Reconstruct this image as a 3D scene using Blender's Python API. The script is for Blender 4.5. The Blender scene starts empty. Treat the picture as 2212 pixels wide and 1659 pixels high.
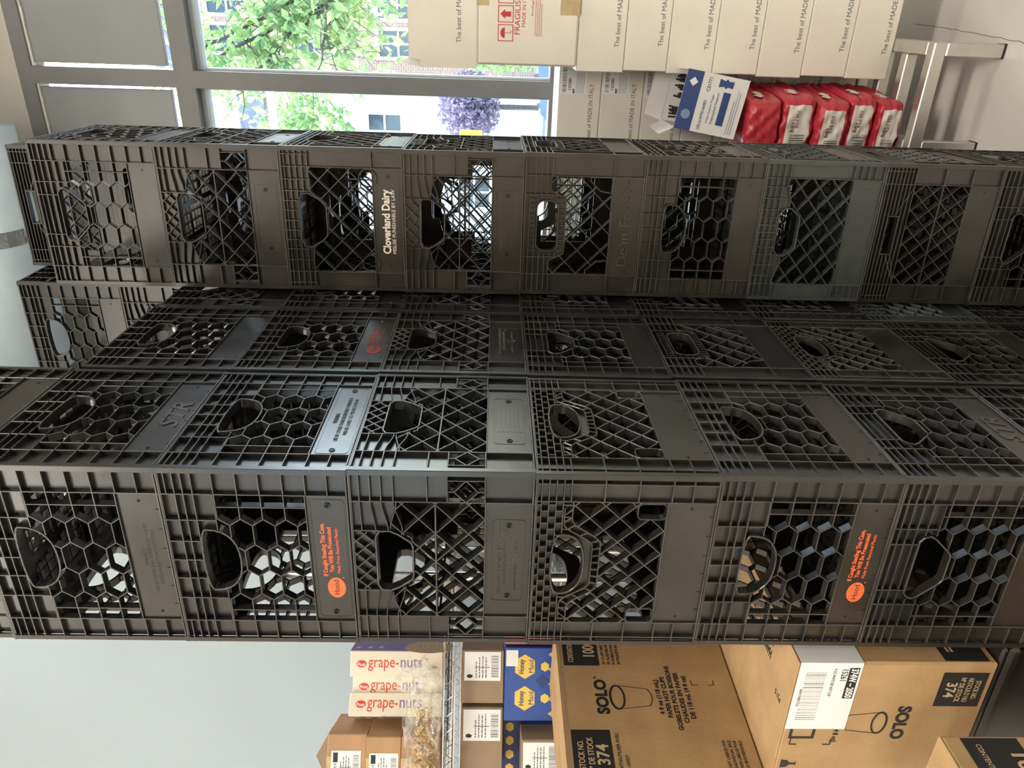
import bpy, math, random
from mathutils import Vector, Matrix
random.seed(7)
C = bpy.context.scene.collection
PI = math.pi
EYE = 1.449                      # camera height above the floor
def Z(z): return z + EYE
G = math.radians(27.0)           # the room is turned by 27 degrees
DX = Vector((math.cos(G), -math.sin(G), 0)); DY = Vector((math.sin(G), math.cos(G), 0))
def room(x, y, z=0.0):           # room coordinates -> world
    v = DX*x + DY*y; return Vector((v.x, v.y, z))

# ------------------------------------------------------------------ camera
F_PX, PIT, ROL = 1612.86, 0.0294, -0.0192
cp, sp, cr, sr = math.cos(PIT), math.sin(PIT), math.cos(ROL), math.sin(ROL)
xc = Vector((1, 0, 0)); yc = Vector((0, sp, cp)); fw = Vector((0, cp, -sp))
rt = xc*cr - yc*sr; up = xc*sr + yc*cr
cd = bpy.data.cameras.new('camera'); cam = bpy.data.objects.new('camera', cd); C.objects.link(cam)
cd.sensor_fit = 'HORIZONTAL'; cd.sensor_width = 36.0; cd.lens = F_PX/2212*36.0
cd.clip_start = 0.02; cd.clip_end = 200
mx, my, mz = -up, rt, -fw        # the phone was held on its side
cam.matrix_world = Matrix(((mx.x, my.x, mz.x, 0), (mx.y, my.y, mz.y, 0), (mx.z, my.z, mz.z, EYE), (0, 0, 0, 1)))
bpy.context.scene.camera = cam

# ------------------------------------------------------------------ world, sun, exposure
w = bpy.data.worlds.new('sky'); bpy.context.scene.world = w; w.use_nodes = True
nt = w.node_tree; bg = nt.nodes['Background']
sky = nt.nodes.new('ShaderNodeTexSky'); sky.sky_type = 'NISHITA'; sky.sun_disc = False
sky.sun_elevation = math.radians(50); sky.sun_rotation = math.radians(30)
sky.dust_density = 2.5; sky.air_density = 1.0
nt.links.new(sky.outputs[0], bg.inputs[0]); bg.inputs[1].default_value = 2.0
sun = bpy.data.lights.new('sun', 'SUN'); sun.energy = 14.0; sun.angle = math.radians(1.0); sun.color = (1, .95, .86)
so = bpy.data.objects.new('sun', sun); C.objects.link(so)
so.rotation_euler = (math.radians(40), 0, math.radians(-150)+G)
vs = bpy.context.scene.view_settings
vs.view_transform = 'Standard'; vs.look = 'None'; vs.exposure = 0.0; vs.gamma = 1.0; vs.use_curve_mapping = False

# ------------------------------------------------------------------ materials
MATS = {}
def mat(name, col, rough=0.6, metal=0.0, var=0.0, scale=20.0, col2=None, bump=0.0, spec=0.5, emit=None, coat=0.0, bscale=None):
    if name in MATS: return MATS[name]
    m = bpy.data.materials.new(name); m.use_nodes = True; t = m.node_tree; b = t.nodes['Principled BSDF']
    b.inputs['Base Color'].default_value = (*col, 1); b.inputs['Roughness'].default_value = rough
    b.inputs['Metallic'].default_value = metal; b.inputs['Specular IOR Level'].default_value = spec
    b.inputs['Coat Weight'].default_value = coat
    if var > 0 or col2 is not None or bump > 0:
        tc = t.nodes.new('ShaderNodeTexCoord'); n = t.nodes.new('ShaderNodeTexNoise')
        n.inputs['Scale'].default_value = scale; n.inputs['Detail'].default_value = 6
        t.links.new(tc.outputs['Object'], n.inputs['Vector'])
        r = t.nodes.new('ShaderNodeValToRGB'); r.color_ramp.elements[0].position = .35; r.color_ramp.elements[1].position = .68
        c2 = col2 if col2 is not None else tuple(min(1, c*(1+var)) for c in col)
        c1 = col if col2 is not None else tuple(c*(1-var) for c in col)
        r.color_ramp.elements[0].color = (*c1, 1); r.color_ramp.elements[1].color = (*c2, 1)
        t.links.new(n.outputs['Fac'], r.inputs['Fac']); t.links.new(r.outputs['Color'], b.inputs['Base Color'])
        if bump > 0:
            n2 = t.nodes.new('ShaderNodeTexNoise'); n2.inputs['Scale'].default_value = bscale or scale*4
            t.links.new(tc.outputs['Object'], n2.inputs['Vector'])
            bm = t.nodes.new('ShaderNodeBump'); bm.inputs['Strength'].default_value = bump; bm.inputs['Distance'].default_value = .004
            t.links.new(n2.outputs['Fac'], bm.inputs['Height']); t.links.new(bm.outputs['Normal'], b.inputs['Normal'])
    if emit:
        b.inputs['Emission Color'].default_value = (*emit[0], 1); b.inputs['Emission Strength'].default_value = emit[1]
    MATS[name] = m; return m
def plastic(name, col, dust, rough):
    m = bpy.data.materials.new(name); m.use_nodes = True; t = m.node_tree; b = t.nodes['Principled BSDF']
    tc = t.nodes.new('ShaderNodeTexCoord'); oi = t.nodes.new('ShaderNodeObjectInfo')
    ad = t.nodes.new('ShaderNodeVectorMath'); ad.operation = 'ADD'
    cmb = t.nodes.new('ShaderNodeMath'); cmb.operation = 'MULTIPLY'; cmb.inputs[1].default_value = 37.0
    t.links.new(oi.outputs['Random'], cmb.inputs[0]); t.links.new(tc.outputs['Object'], ad.inputs[0]); t.links.new(cmb.outputs[0], ad.inputs[1])
    n = t.nodes.new('ShaderNodeTexNoise'); n.inputs['Scale'].default_value = 9; n.inputs['Detail'].default_value = 8; n.inputs['Roughness'].default_value = .65
    t.links.new(ad.outputs[0], n.inputs['Vector'])
    r = t.nodes.new('ShaderNodeValToRGB'); r.color_ramp.elements[0].position = .38; r.color_ramp.elements[1].position = .72
    r.color_ramp.elements[0].color = (*col, 1); r.color_ramp.elements[1].color = (*dust, 1)
    t.links.new(n.outputs['Fac'], r.inputs['Fac']); t.links.new(r.outputs['Color'], b.inputs['Base Color'])
    mr = t.nodes.new('ShaderNodeMapRange'); mr.inputs['To Min'].default_value = rough-.06; mr.inputs['To Max'].default_value = rough+.16
    t.links.new(n.outputs['Fac'], mr.inputs['Value']); t.links.new(mr.outputs[0], b.inputs['Roughness'])
    n2 = t.nodes.new('ShaderNodeTexNoise'); n2.inputs['Scale'].default_value = 26; t.links.new(ad.outputs[0], n2.inputs['Vector'])
    bm = t.nodes.new('ShaderNodeBump'); bm.inputs['Strength'].default_value = .25; bm.inputs['Distance'].default_value = .0012
    t.links.new(n2.outputs['Fac'], bm.inputs['Height']); t.links.new(bm.outputs['Normal'], b.inputs['Normal'])
    b.inputs['Specular IOR Level'].default_value = .75
    return m
PL = {'black': plastic('black_plastic', (.008, .008, .0085), (.020, .019, .0175), .26),
      'dusty': plastic('dusty_black_plastic', (.010, .009, .008), (.030, .025, .020), .29),
      'edge': plastic('black_edge_highlight', (.030, .028, .026), (.10, .092, .082), .34),  # paler tone paints a light-catching edge on ribs and raised letters
      'grey': plastic('grey_green_plastic', (.022, .027, .028), (.045, .052, .050), .32)}
WHITE = mat('white_paint', (.58, .635, .66), .6, var=.03, scale=1.5)
BEIGE = mat('beige_plaster', (.50, .48, .42), .75, var=.10, scale=3)
FRAME = mat('grey_aluminium_frame', (.17, .17, .17), .5, var=.05, scale=8)
PANEL = mat('grey_infill_panel', (.26, .27, .275), .6, var=.03, scale=5)
CAULK = mat('white_caulk', (.85, .85, .80), .5)
CARD = mat('kraft_cardboard', (.43, .27, .125), .75, var=.10, scale=14, bump=.15, bscale=120)
CARDE = mat('cardboard_edge', (.52, .38, .22), .8, var=.12, scale=90)
BROWN = mat('brown_carton', (.30, .215, .14), .72, var=.07, scale=16)
WCARD = mat('white_carton', (.74, .69, .61), .7, var=.03, scale=8, bump=.05, bscale=60)
CREAM = mat('cream_carton', (.74, .66, .54), .55)
INK = mat('black_ink', (.018, .017, .017), .6)
GREYINK = mat('grey_ink', (.12, .12, .13), .6)
REDINK = mat('red_ink', (.50, .035, .04), .6)
PAPER = mat('label_paper', (.80, .80, .79), .55)
TAPE = mat('brown_tape', (.48, .36, .19), .25, var=.12, scale=30, coat=.5)
ORANGE = mat('orange_print', (.85, .13, .035), .45)
DULLRED = mat('faded_red_print', (.22, .025, .022), .5)
OFFWHITE = mat('cream_print', (.75, .70, .60), .5)
EMBOSS = PL['black']
STEEL = mat('aluminium_tube', (.62, .60, .56), .32, metal=.85, var=.06, scale=12)
CHROME = mat('chrome_wire', (.75, .75, .75), .18, metal=1.0)
NAVY = mat('navy_print', (.03, .06, .20), .5)
RED = mat('red_paper_bag', (.47, .03, .05), .38, var=.10, scale=9, bump=.25, bscale=14)
BAGW = mat('white_paper_bag', (.68, .64, .58), .45, var=.05, scale=9, bump=.3, bscale=16)
FOIL = mat('foil_tape', (.72, .72, .72), .22, metal=.9, bump=.8, scale=20, bscale=40, var=.02)
DUCT = mat('pale_blue_duct', (.70, .83, .92), .45, var=.05, scale=6)
FLOOR = mat('floor_coating', (.66, .625, .57), .30, var=.05, scale=2.2, bump=.03, bscale=30)

# ------------------------------------------------------------------ mesh builder
class MB:
    def __init__(s): s.v = []; s.f = []; s.m = []; s.mats = []; s.T = None
    def mi(s, m):
        if m not in s.mats: s.mats.append(m)
        return s.mats.index(m)
    def add(s, vs, fs, m):
        o = len(s.v); T = s.T
        s.v.extend([tuple(T @ Vector(p)) if T else tuple(p) for p in vs]); k = s.mi(m)
        for f in fs: s.f.append(tuple(i+o for i in f)); s.m.append(k)
    def box(s, x0, x1, y0, y1, z0, z1, m):
        v = [(x, y, z) for z in (z0, z1) for y in (y0, y1) for x in (x0, x1)]
        s.add(v, [(0, 2, 3, 1), (4, 5, 7, 6), (0, 1, 5, 4), (2, 6, 7, 3), (0, 4, 6, 2), (1, 3, 7, 5)], m)
    def bbox(s, x0, x1, y0, y1, z0, z1, m, b=.003):   # box with chamfered edges
        cx, cy, cz = (x0+x1)/2, (y0+y1)/2, (z0+z1)/2; hx, hy, hz = (x1-x0)/2, (y1-y0)/2, (z1-z0)/2
        vid = {}; vs = []; 
        for sx in (-1, 1):
            for sy in (-1, 1):
                for sz in (-1, 1):
                    for ax in range(3):
                        h = [hx-b, hy-b, hz-b]; h[ax] += b
                        vid[(sx, sy, sz, ax)] = len(vs); vs.append((cx+sx*h[0], cy+sy*h[1], cz+sz*h[2]))
        fs = []
        for ax in range(3):
            o = [a for a in range(3) if a != ax]
            for sg in (-1, 1):
                q = []
                for a, c in ((-1, -1), (1, -1), (1, 1), (-1, 1)):
                    k = [0, 0, 0]; k[ax] = sg; k[o[0]] = a; k[o[1]] = c; q.append(vid[(*k, ax)])
                if (sg > 0) != (ax != 1): q.reverse()
                fs.append(tuple(q))
        for ax in range(3):
            o = [a for a in range(3) if a != ax]
            for a in (-1, 1):
                for c in (-1, 1):
                    k0 = [0, 0, 0]; k1 = [0, 0, 0]; k0[ax] = -1; k1[ax] = 1
                    for k in (k0, k1): k[o[0]] = a; k[o[1]] = c
                    q = [vid[(*k0, o[0])], vid[(*k1, o[0])], vid[(*k1, o[1])], vid[(*k0, o[1])]]
                    pa = Vector(vs[q[0]]); n = (Vector(vs[q[1]])-pa).cross(Vector(vs[q[2]])-pa)
                    if n.dot(pa-Vector((cx, cy, cz))) < 0: q.reverse()
                    fs.append(tuple(q))
        for sx in (-1, 1):
            for sy in (-1, 1):
                for sz in (-1, 1):
                    q = [vid[(sx, sy, sz, a)] for a in range(3)]
                    if sx*sy*sz < 0: q.reverse()
                    fs.append(tuple(q))
        s.add(vs, fs, m)
    def prism(s, poly, y0, y1, m):      # poly of (x, z) extruded along y
        n = len(poly); v = [(p[0], y0, p[1]) for p in poly]+[(p[0], y1, p[1]) for p in poly]
        a = sum(poly[i][0]*poly[(i+1) % n][1]-poly[(i+1) % n][0]*poly[i][1] for i in range(n))
        f = [tuple(range(n)), tuple(range(2*n-1, n-1, -1))]+[(i, i+n, (i+1) % n+n, (i+1) % n) for i in range(n)]
        if a < 0: f = [tuple(reversed(q)) for q in f]
        s.add(v, f, m)
    def tube(s, pts, r, m, n=8, r2=None):
        pts = [Vector(p) for p in pts]; k = len(pts); v = []; f = []
        for i, p in enumerate(pts):
            d = (pts[min(i+1, k-1)]-pts[max(i-1, 0)]).normalized()
            a = d.cross(Vector((0, 0, 1)) if abs(d.z) < .95 else Vector((1, 0, 0))).normalized(); b = d.cross(a)
            rr = r if r2 is None else r+(r2-r)*i/(k-1)
            for j in range(n):
                t = 2*PI*j/n; v.append(tuple(p+a*math.cos(t)*rr+b*math.sin(t)*rr))
        for i in range(k-1):
            for j in range(n): f.append((i*n+j, i*n+(j+1) % n, (i+1)*n+(j+1) % n, (i+1)*n+j))
        f.append(tuple(range(n-1, -1, -1))); f.append(tuple((k-1)*n+j for j in range(n)))
        s.add(v, f, m)
    def text(s, txt, x, z, size, m, bold=0.0, sx=1.0, align='LEFT', y=-.0004, flip=False, shear=0.0, width=None, sz=1.0, th=.0004):
        vs, fs, wd = glyphs(txt, bold, shear)
        if width: sx = width/(wd*size)
        off = {'LEFT': 0, 'CENTER': -wd*size*sx/2, 'RIGHT': -wd*size*sx}[align]
        out = []
        for p in vs:
            a, b = off+p[0]*size*sx, p[1]*size*sz
            if flip: a, b = -a, -b
            out.append((x+a, y-p[2]*th, z+b))
        s.add(out, fs, m)
    def rect(s, x0, x1, z0, z1, m, y=-.0003, t=.0004): s.box(x0, x1, y-t, y, z0, z1, m)
    def build(s, name, parent=None, smooth=False, cut=None):
        me = bpy.data.meshes.new(name); me.from_pydata(s.v, [], s.f)
        for m in s.mats: me.materials.append(m)
        me.polygons.foreach_set('material_index', s.m)
        if smooth: me.polygons.foreach_set('use_smooth', [True]*len(me.polygons))
        me.update(); o = bpy.data.objects.new(name, me); C.objects.link(o)
        if parent: o.parent = parent
        return o
GC = {}
def glyphs(txt, bold, shear):
    if 'M' in txt and bold > 0: bold = 0.0      # thickened outlines cross inside this letter
    k = (txt, bold, shear)
    if k in GC: return GC[k]
    c = bpy.data.curves.new('t', 'FONT'); c.body = txt; c.size = 1; c.extrude = .5; c.offset = bold; c.resolution_u = 3; c.shear = shear
    o = bpy.data.objects.new('t', c); C.objects.link(o)
    dg = bpy.context.evaluated_depsgraph_get(); me = bpy.data.meshes.new_from_object(o.evaluated_get(dg))
    vs = [tuple(v.co) for v in me.vertices]; fs = [tuple(p.vertices) for p in me.polygons]
    wd = max([v[0] for v in vs] or [1])
    bpy.data.objects.remove(o); bpy.data.curves.remove(c); bpy.data.meshes.remove(me)
    GC[k] = (vs, fs, wd); return GC[k]
def tag(o, label=None, cat=None, group=None, kind=None):
    if label: o['label'] = label
    if cat: o['category'] = cat
    if group: o['group'] = group
    if kind: o['kind'] = kind
    return o
def empty(name, loc, rz=0.0, label=None, cat=None, group=None):
    o = bpy.data.objects.new(name, None); o.empty_display_size = .05; C.objects.link(o)
    o.location = loc; o.rotation_euler = (0, 0, rz); return tag(o, label, cat, group)

# ------------------------------------------------------------------ milk crates (millimetres on the side, u across, v down)
CW, CH = 330.0, 275.2
def P3(u, v, d): return ((u-CW/2)/1000, (-CW/2+d)/1000, (CH-v)/1000)
def seg(mb, u0, v0, u1, v1, m, d0=0.0, d1=11.0, t=2.2):
    L = math.hypot(u1-u0, v1-v0)
    if L < .4: return
    du, dv = (u1-u0)/L, (v1-v0)/L; nu, nv = -dv, du
    u0 -= du*.5; v0 -= dv*.5; u1 += du*.5; v1 += dv*.5
    prof = [(-.30*t, d0), (.30*t, d0), (.5*t, d0+.8), (.58*t, d1), (-.58*t, d1), (-.5*t, d0+.8)]
    v = []
    for (a, b) in ((u0, v0), (u1, v1)):
        for (o, d) in prof: v.append(P3(a+nu*o, b+nv*o, d))
    f = [(i, (i+1) % 6, (i+1) % 6+6, i+6) for i in range(6)]+[(5, 4, 3, 2, 1, 0), (6, 7, 8, 9, 10, 11)]
    o = len(mb.f); mb.add(v, f, m)
    if t < 3.5 and d1 > 6: mb.m[o] = mb.mi(PL['edge'])      # highlight on each rib's outer lip, put in as paler colour
def pline(mb, pts, m, closed=False, **k):
    n = len(pts)
    for i in range(n if closed else n-1): seg(mb, *pts[i], *pts[(i+1) % n], m, **k)
def inpoly(p, u, v):
    c = False; n = len(p)
    for i in range(n):
        a, b = p[i], p[i-1]
        if (a[1] > v) != (b[1] > v) and u < (b[0]-a[0])*(v-a[1])/(b[1]-a[1])+a[0]: c = not c
    return c
def clipseg(mb, u0, v0, u1, v1, ok, m, **k):
    L = math.hypot(u1-u0, v1-v0); n = max(4, int(L/1.2)); st = None; last = None
    for i in range(n+1):
        t = i/n; u, v = u0+(u1-u0)*t, v0+(v1-v0)*t
        if ok(u, v):
            if st is None: st = (u, v)
            last = (u, v)
        elif st is not None:
            seg(mb, *st, *last, m, **k); st = None
    if st is not None: seg(mb, *st, *last, m, **k)
def slab(mb, u0, u1, a0, a1, b0, b1, m, d0=8.5, d1=10.5):   # quad slab: top edge v a0->a1, bottom edge v b0->b1
    if b0-a0 < .05 and b1-a1 < .05: return
    v = [P3(u0, a0, d0), P3(u1, a1, d0), P3(u1, b1, d0), P3(u0, b0, d0), P3(u0, a0, d1), P3(u1, a1, d1), P3(u1, b1, d1), P3(u0, b0, d1)]
    mb.add(v, [(0, 3, 2, 1), (4, 5, 6, 7), (0, 1, 5, 4), (3, 7, 6, 2), (0, 4, 7, 3), (1, 2, 6, 5)], m)
def spans(poly, u):
    vs = []; n = len(poly)
    for i in range(n):
        a, b = poly[i], poly[i-1]
        if (a[0] > u) != (b[0] > u): vs.append(a[1]+(b[1]-a[1])*(u-a[0])/(b[0]-a[0]))
    return (min(vs), max(vs)) if vs else None
def dshape(cu, cv, rx, rt_, rb, n=28, p=2.4):
    out = []
    for i in range(n):
        t = 2*PI*i/n; c, s_ = math.cos(t), math.sin(t)
        out.append((cu+rx*math.copysign(abs(c)**(2/p), c), cv+(rb if s_ > 0 else rt_)*math.copysign(abs(s_)**(2/p), s_)))
    return out
def rrect(cu, cv, hw, hh, r, n=4):
    out = []
    for (sx, sy, a0) in ((1, 1, 0), (-1, 1, 90), (-1, -1, 180), (1, -1, 270)):
        for i in range(n+1):
            a = math.radians(a0+90*i/n); out.append((cu+sx*(hw-r)+r*math.cos(a), cv+sy*(hh-r)+r*math.sin(a)))
    return out
def sym(pts, cu=165.0): return [(cu+a, b) for a, b in pts]+[(cu-a, b) for a, b in reversed(pts)]
def S(x): x = max(0.0, min(1.0, x)); return x*x*(3-2*x)

KINDS = {
 'hex':    dict(pw=45, ribs=[12, 24, 36, 50, 80, 114, 147, 181, 214, 246], vb=212, vt=lambda u: 78, handle=dshape(165, 60, 57, 10, 46), hex=1, grid=[24, 36, 50], verts=[91, 130, 165, 200, 239]),
 'funnel': dict(pw=45, ribs=[12, 24, 36, 50, 80, 114, 147, 181, 214, 246], vb=212, vt=lambda u: 72, handle=sym([(50, 48), (58, 54), (61, 63), (56, 72), (30, 100), (24, 104)]), hex=1, grid=[12, 24, 38, 54], verts=[91, 120, 210, 239]),
 'split':  dict(pw=55, ribs=[16, 32, 48, 66, 116, 146, 202], vb=203, vt=lambda u: 58+34*S((abs(u-165)-45)/-12+1) if abs(u-165) < 58 else 64+10*S((abs(u-165)-60)/50)-4, handle=sym([(46, 37), (56, 43), (57, 58), (50, 72), (36, 90), (28, 93)]), dia=(53, 50, 165, 128), hrib=128, fan=[16, 32, 48, 66], mesh=(110, 220, 3, 50), pdia=(146, 202)),
 'brick':  dict(pw=48, ribs=[10, 21, 32, 43, 54, 104, 155, 205, 236], vb=200, vt=lambda u: 58+46*S(1-(abs(u-165)-40)/45), handle=dshape(165, 44, 57, 15, 36), dia=(44, 46, 165, 130), brick=[10, 21, 32, 43], bell=1, cut=[rrect(64, 178, 14, 22, 8), rrect(266, 178, 14, 22, 8)]),
 'round':  dict(pw=50, ribs=[13, 26, 39, 52, 64, 204], vb=204, vt=lambda u: 62+36*S(1-(abs(u-165)-62)/22), handle=rrect(165, 56, 59, 25, 18), dia=(56, 56, 165, 130), ticks=1, bell2=1, cut=[sym([(0, 0)]) and [(51, 152), (60, 152), (82, 176), (86, 203), (51, 203)], [(279, 152), (270, 152), (248, 176), (244, 203), (279, 203)]]),
 'rings':  dict(pw=44, ribs=[11, 23, 36, 50, 62, 205], vb=206, vt=lambda u: 62+6*S(1-abs(u-165)/110), handle=sym([(46, 37), (60, 44), (63, 58), (48, 84), (36, 96), (26, 98)]), dia=(46, 46, 165, 130), grid=[11, 23, 36, 50], verts=[72, 98, 120, 142, 165, 188, 210, 232, 258], cut=[dshape(66, 196, 20, 20, 20, p=2), dshape(264, 196, 20, 20, 20, p=2)], cutall=1),
 'octagon': dict(pw=40, ribs=[14, 28, 42, 56, 204, 220, 236, 252], vb=206, vt=lambda u: 66-12*S((abs(u-165)-70)/50), handle=sym([(44, 46), (56, 58), (56, 72), (40, 92), (32, 96)]), dia=(52, 44, 165, 130), grid=[14, 28, 42], verts=[60, 86, 112, 130, 148, 165, 182, 200, 218, 244, 270]),
 'ribbed': dict(pw=46, ribs=[8, 17, 26, 35, 44, 53, 62, 70, 140, 204], vb=204, vt=lambda u: 72, handle=[(120, 26), (210, 26), (210, 52), (120, 52)], dia=(40, 42, 165, 140), hrib=140, grid=[8, 17, 26, 35, 44, 53, 62], verts=[], slant=1),
}
for k_, q in KINDS.items(): q['name'] = k_

def side_mesh(K, m):
    mb = MB(); pw, vb, vt, H = K['pw'], K['vb'], K['vt'], K['handle']
    u0, u1 = pw, CW-pw
    cuts = K.get('cut', [])
    big = [(165+(a-165)*1.05, (sum(p[1] for p in H)/len(H))+(b-sum(p[1] for p in H)/len(H))*1.06) for a, b in H]
    def incut(u, v): return any(inpoly(c, u, v) for c in cuts)
    lat = lambda u, v: u0 <= u <= u1 and vt(u) <= v <= vb and not inpoly(big, u, v) and not incut(u, v)
    top = lambda u, v: u0 <= u <= u1 and 0 <= v <= vt(u)+1 and not inpoly(big, u, v)
    # thin skin behind the upper ribs
    us = sorted(set([u0+(u1-u0)*i/60 for i in range(61)]+[min(p[0] for p in H)+.01, max(p[0] for p in H)-.01]))
    for a, b in zip(us, us[1:]):
        sa, sb = spans(H, a), spans(H, b)
        if sa and sb:
            slab(mb, a, b, 0, 0, sa[0], sb[0], m)
            if vt(a) > sa[1] or vt(b) > sb[1]: slab(mb, a, b, sa[1], sb[1], max(sa[1], vt(a)), max(sb[1], vt(b)), m)
        else: slab(mb, a, b, 0, 0, vt(a), vt(b), m)
    # frame ribs
    seg(mb, u0, 0, u0, CH, m); seg(mb, u1, 0, u1, CH, m)
    seg(mb, u0, vb, u1, vb, m); seg(mb, u0, 1.5, u1, 1.5, m, t=3); seg(mb, u0, CH-1.5, u1, CH-1.5, m, t=3)
    pts = [(u0+(u1-u0)*i/50, 0) for i in range(51)]; pts = [(u, vt(u)) for u, _ in pts]
    for a, b in zip(pts, pts[1:]):
        if not inpoly(big, *a) and not inpoly(big, *b) and not incut(*a): seg(mb, *a, *b, m)
    for v in K.get('grid', []): clipseg(mb, u0, v, u1, v, top, m)
    for u in K.get('verts', []): clipseg(mb, u, 0, u, 110, top, m)
    if K.get('hex'):
        rows = (-71, -24, 24, 71); ks = range(-1, 10)
        for r, ro in enumerate(rows):
            pp = []
            for k in ks:
                left = (k % 2 == 0) if r in (0, 2) else (k % 2 == 1)
                pp.append((165+ro+(-6 if left else 6), 80+16.8*k))
            for a, b in zip(pp, pp[1:]): clipseg(mb, *a, *b, lat, m, d1=12.5)
        for k in ks:
            v = 80+16.8*k
            if k % 2 == 0:
                clipseg(mb, u0, v, 165-77, v, lat, m, d1=12.5); clipseg(mb, 165-18, v, 165+18, v, lat, m, d1=12.5); clipseg(mb, 165+77, v, u1, v, lat, m, d1=12.5)
            else:
                clipseg(mb, 165-65, v, 165-30, v, lat, m, d1=12.5); clipseg(mb, 165+30, v, 165+65, v, lat, m, d1=12.5)
        for u in (165-98, 165+98): clipseg(mb, u, 60, u, vb, lat, m, d1=12.5)
    if K.get('dia'):
        pu, pv, cu, cv = K['dia']; sl = pv/pu
        for k in range(-8, 9):
            a = cu+k*pu
            for sg in (1, -1):
                clipseg(mb, a-300, cv-sg*300*sl, a+300, cv+sg*300*sl, lat, m, d1=14.5)
    if K.get('hrib'): clipseg(mb, u0, K['hrib'], u1, K['hrib'], lat, m, t=3, d1=14.5)
    if K.get('fan'):
        q = 16
        for v in K['fan']:
            for sg in (-1, 1):
                pl = [(165+sg*(165-pw-(165-pw-57)*i/q), v+(v/66)*12*S(i/q)*(1 if v > 20 else .4)) for i in range(q+1)]
                for a, b in zip(pl, pl[1:]):
                    if not inpoly(big, *a): seg(mb, *a, *b, m)
        a0, a1, b0, b1 = K['mesh']
        for sg in (-1, 1): seg(mb, 165+sg*57, 2, 165+sg*57, 44, m)
        ok = lambda u, v: a0 <= u <= a1 and b0 <= v <= b1 and not inpoly(big, u, v)
        for k in range(-6, 7):
            for sg in (1, -1): clipseg(mb, 165+k*25-80, 20-sg*80, 165+k*25+80, 20+sg*80, ok, m)
    if K.get('brick'):
        rr = [0]+K['brick']+[56]
        for v in K['brick']: clipseg(mb, u0, v, u1, v, top, m)
        for i, (a, b) in enumerate(zip(rr, rr[1:])):
            for k in range(14): clipseg(mb, u0+8+k*22+(11 if i % 2 else 0), a, u0+8+k*22+(11 if i % 2 else 0), b, top, m)
    if K.get('bell'):
        pl = [(u0+(u1-u0)*i/50, 0) for i in range(51)]; pl = [(165+(u-165)*.9, vt(u)-12) for u, _ in pl]
        for a, b in zip(pl, pl[1:]):
            if not inpoly(big, *a): seg(mb, *a, *b, m)
        for i in range(2, 49, 3):
            if not inpoly(big, *pl[i]): seg(mb, *pl[i], u0+(u1-u0)*i/50, vt(u0+(u1-u0)*i/50), m)
    if K.get('ticks'):
        for v in (13, 26, 39, 52): clipseg(mb, u0, v, u1, v, top, m)
        for v in range(20, 90, 9):
            pass
        for u in range(96, 240, 12): clipseg(mb, u, 18, u, 31, top, m, d0=2); clipseg(mb, u, 80, u, 97, top, m, d0=2)
        for v in (13, 26, 39, 52, 64, 76): clipseg(mb, 92, v, 104, v, top, m); clipseg(mb, 226, v, 238, v, top, m)
        for u in (92, 238): clipseg(mb, u, 0, u, 90, top, m)
    if K.get('slant'):
        clipseg(mb, u0, 75, 120, 40, top, m); clipseg(mb, u1, 75, 210, 40, top, m)
        clipseg(mb, u0, 75, 120, 52, top, m)
    for c in cuts: pline(mb, c, m, closed=True, d0=-.5, d1=12)
    return mb
def post_mesh(K, m):
    mb = MB(); pw = K['pw']; pd = K.get('pdia')
    for rot in (0, 1):
        mb.T = Matrix.Rotation(PI/2*rot, 4, 'Z')
        side = 1 if rot == 0 else -1        # right end of the front, left end of the right-hand face
        X = (lambda a: CW-a) if rot == 0 else (lambda a: a)
        def R(a0, a1, v0, v1, d0=7.5, d1=9.5):
            a, b = sorted((X(a0), X(a1))); slab(mb, a, b, v0, v0, v1, v1, m, d0, d1)
        if pd:
            R(6, pw, 0, pd[0]); R(6, pw, pd[1], CH); R(6, 16, *pd)
            cu, cv = (pw+18)/2, sum(pd)/2
            for k0, k1 in (((pw, cv), (cu, pd[0]+10)), ((cu, pd[0]+10), (17, cv)), ((17, cv), (cu, pd[1]-10)), ((cu, pd[1]-10), (pw, cv)),
                           ((cu, pd[0]), (cu, pd[0]+10)), ((cu, pd[1]), (cu, pd[1]-10))):
                seg(mb, X(k0[0]), k0[1], X(k1[0]), k1[1], m)
            seg(mb, X(17), pd[0], X(17), pd[1], m)
        else: R(6, pw, 0, CH)
        for v in K['ribs']: seg(mb, X(.6), v, X(pw), v, m, d1=9)
        if K['name'] in ('brick', 'rings', 'ribbed') : seg(mb, X(17), 0, X(17), CH if K['name'] == 'brick' else 64, m, d1=9)
        seg(mb, X(1.4), 0, X(1.4), CH, m, t=3.0, d1=9)
        seg(mb, X(0), 1.5, X(pw), 1.5, m, t=3); seg(mb, X(0), CH-1.5, X(pw), CH-1.5, m, t=3)
    mb.T = None
    return mb
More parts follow.
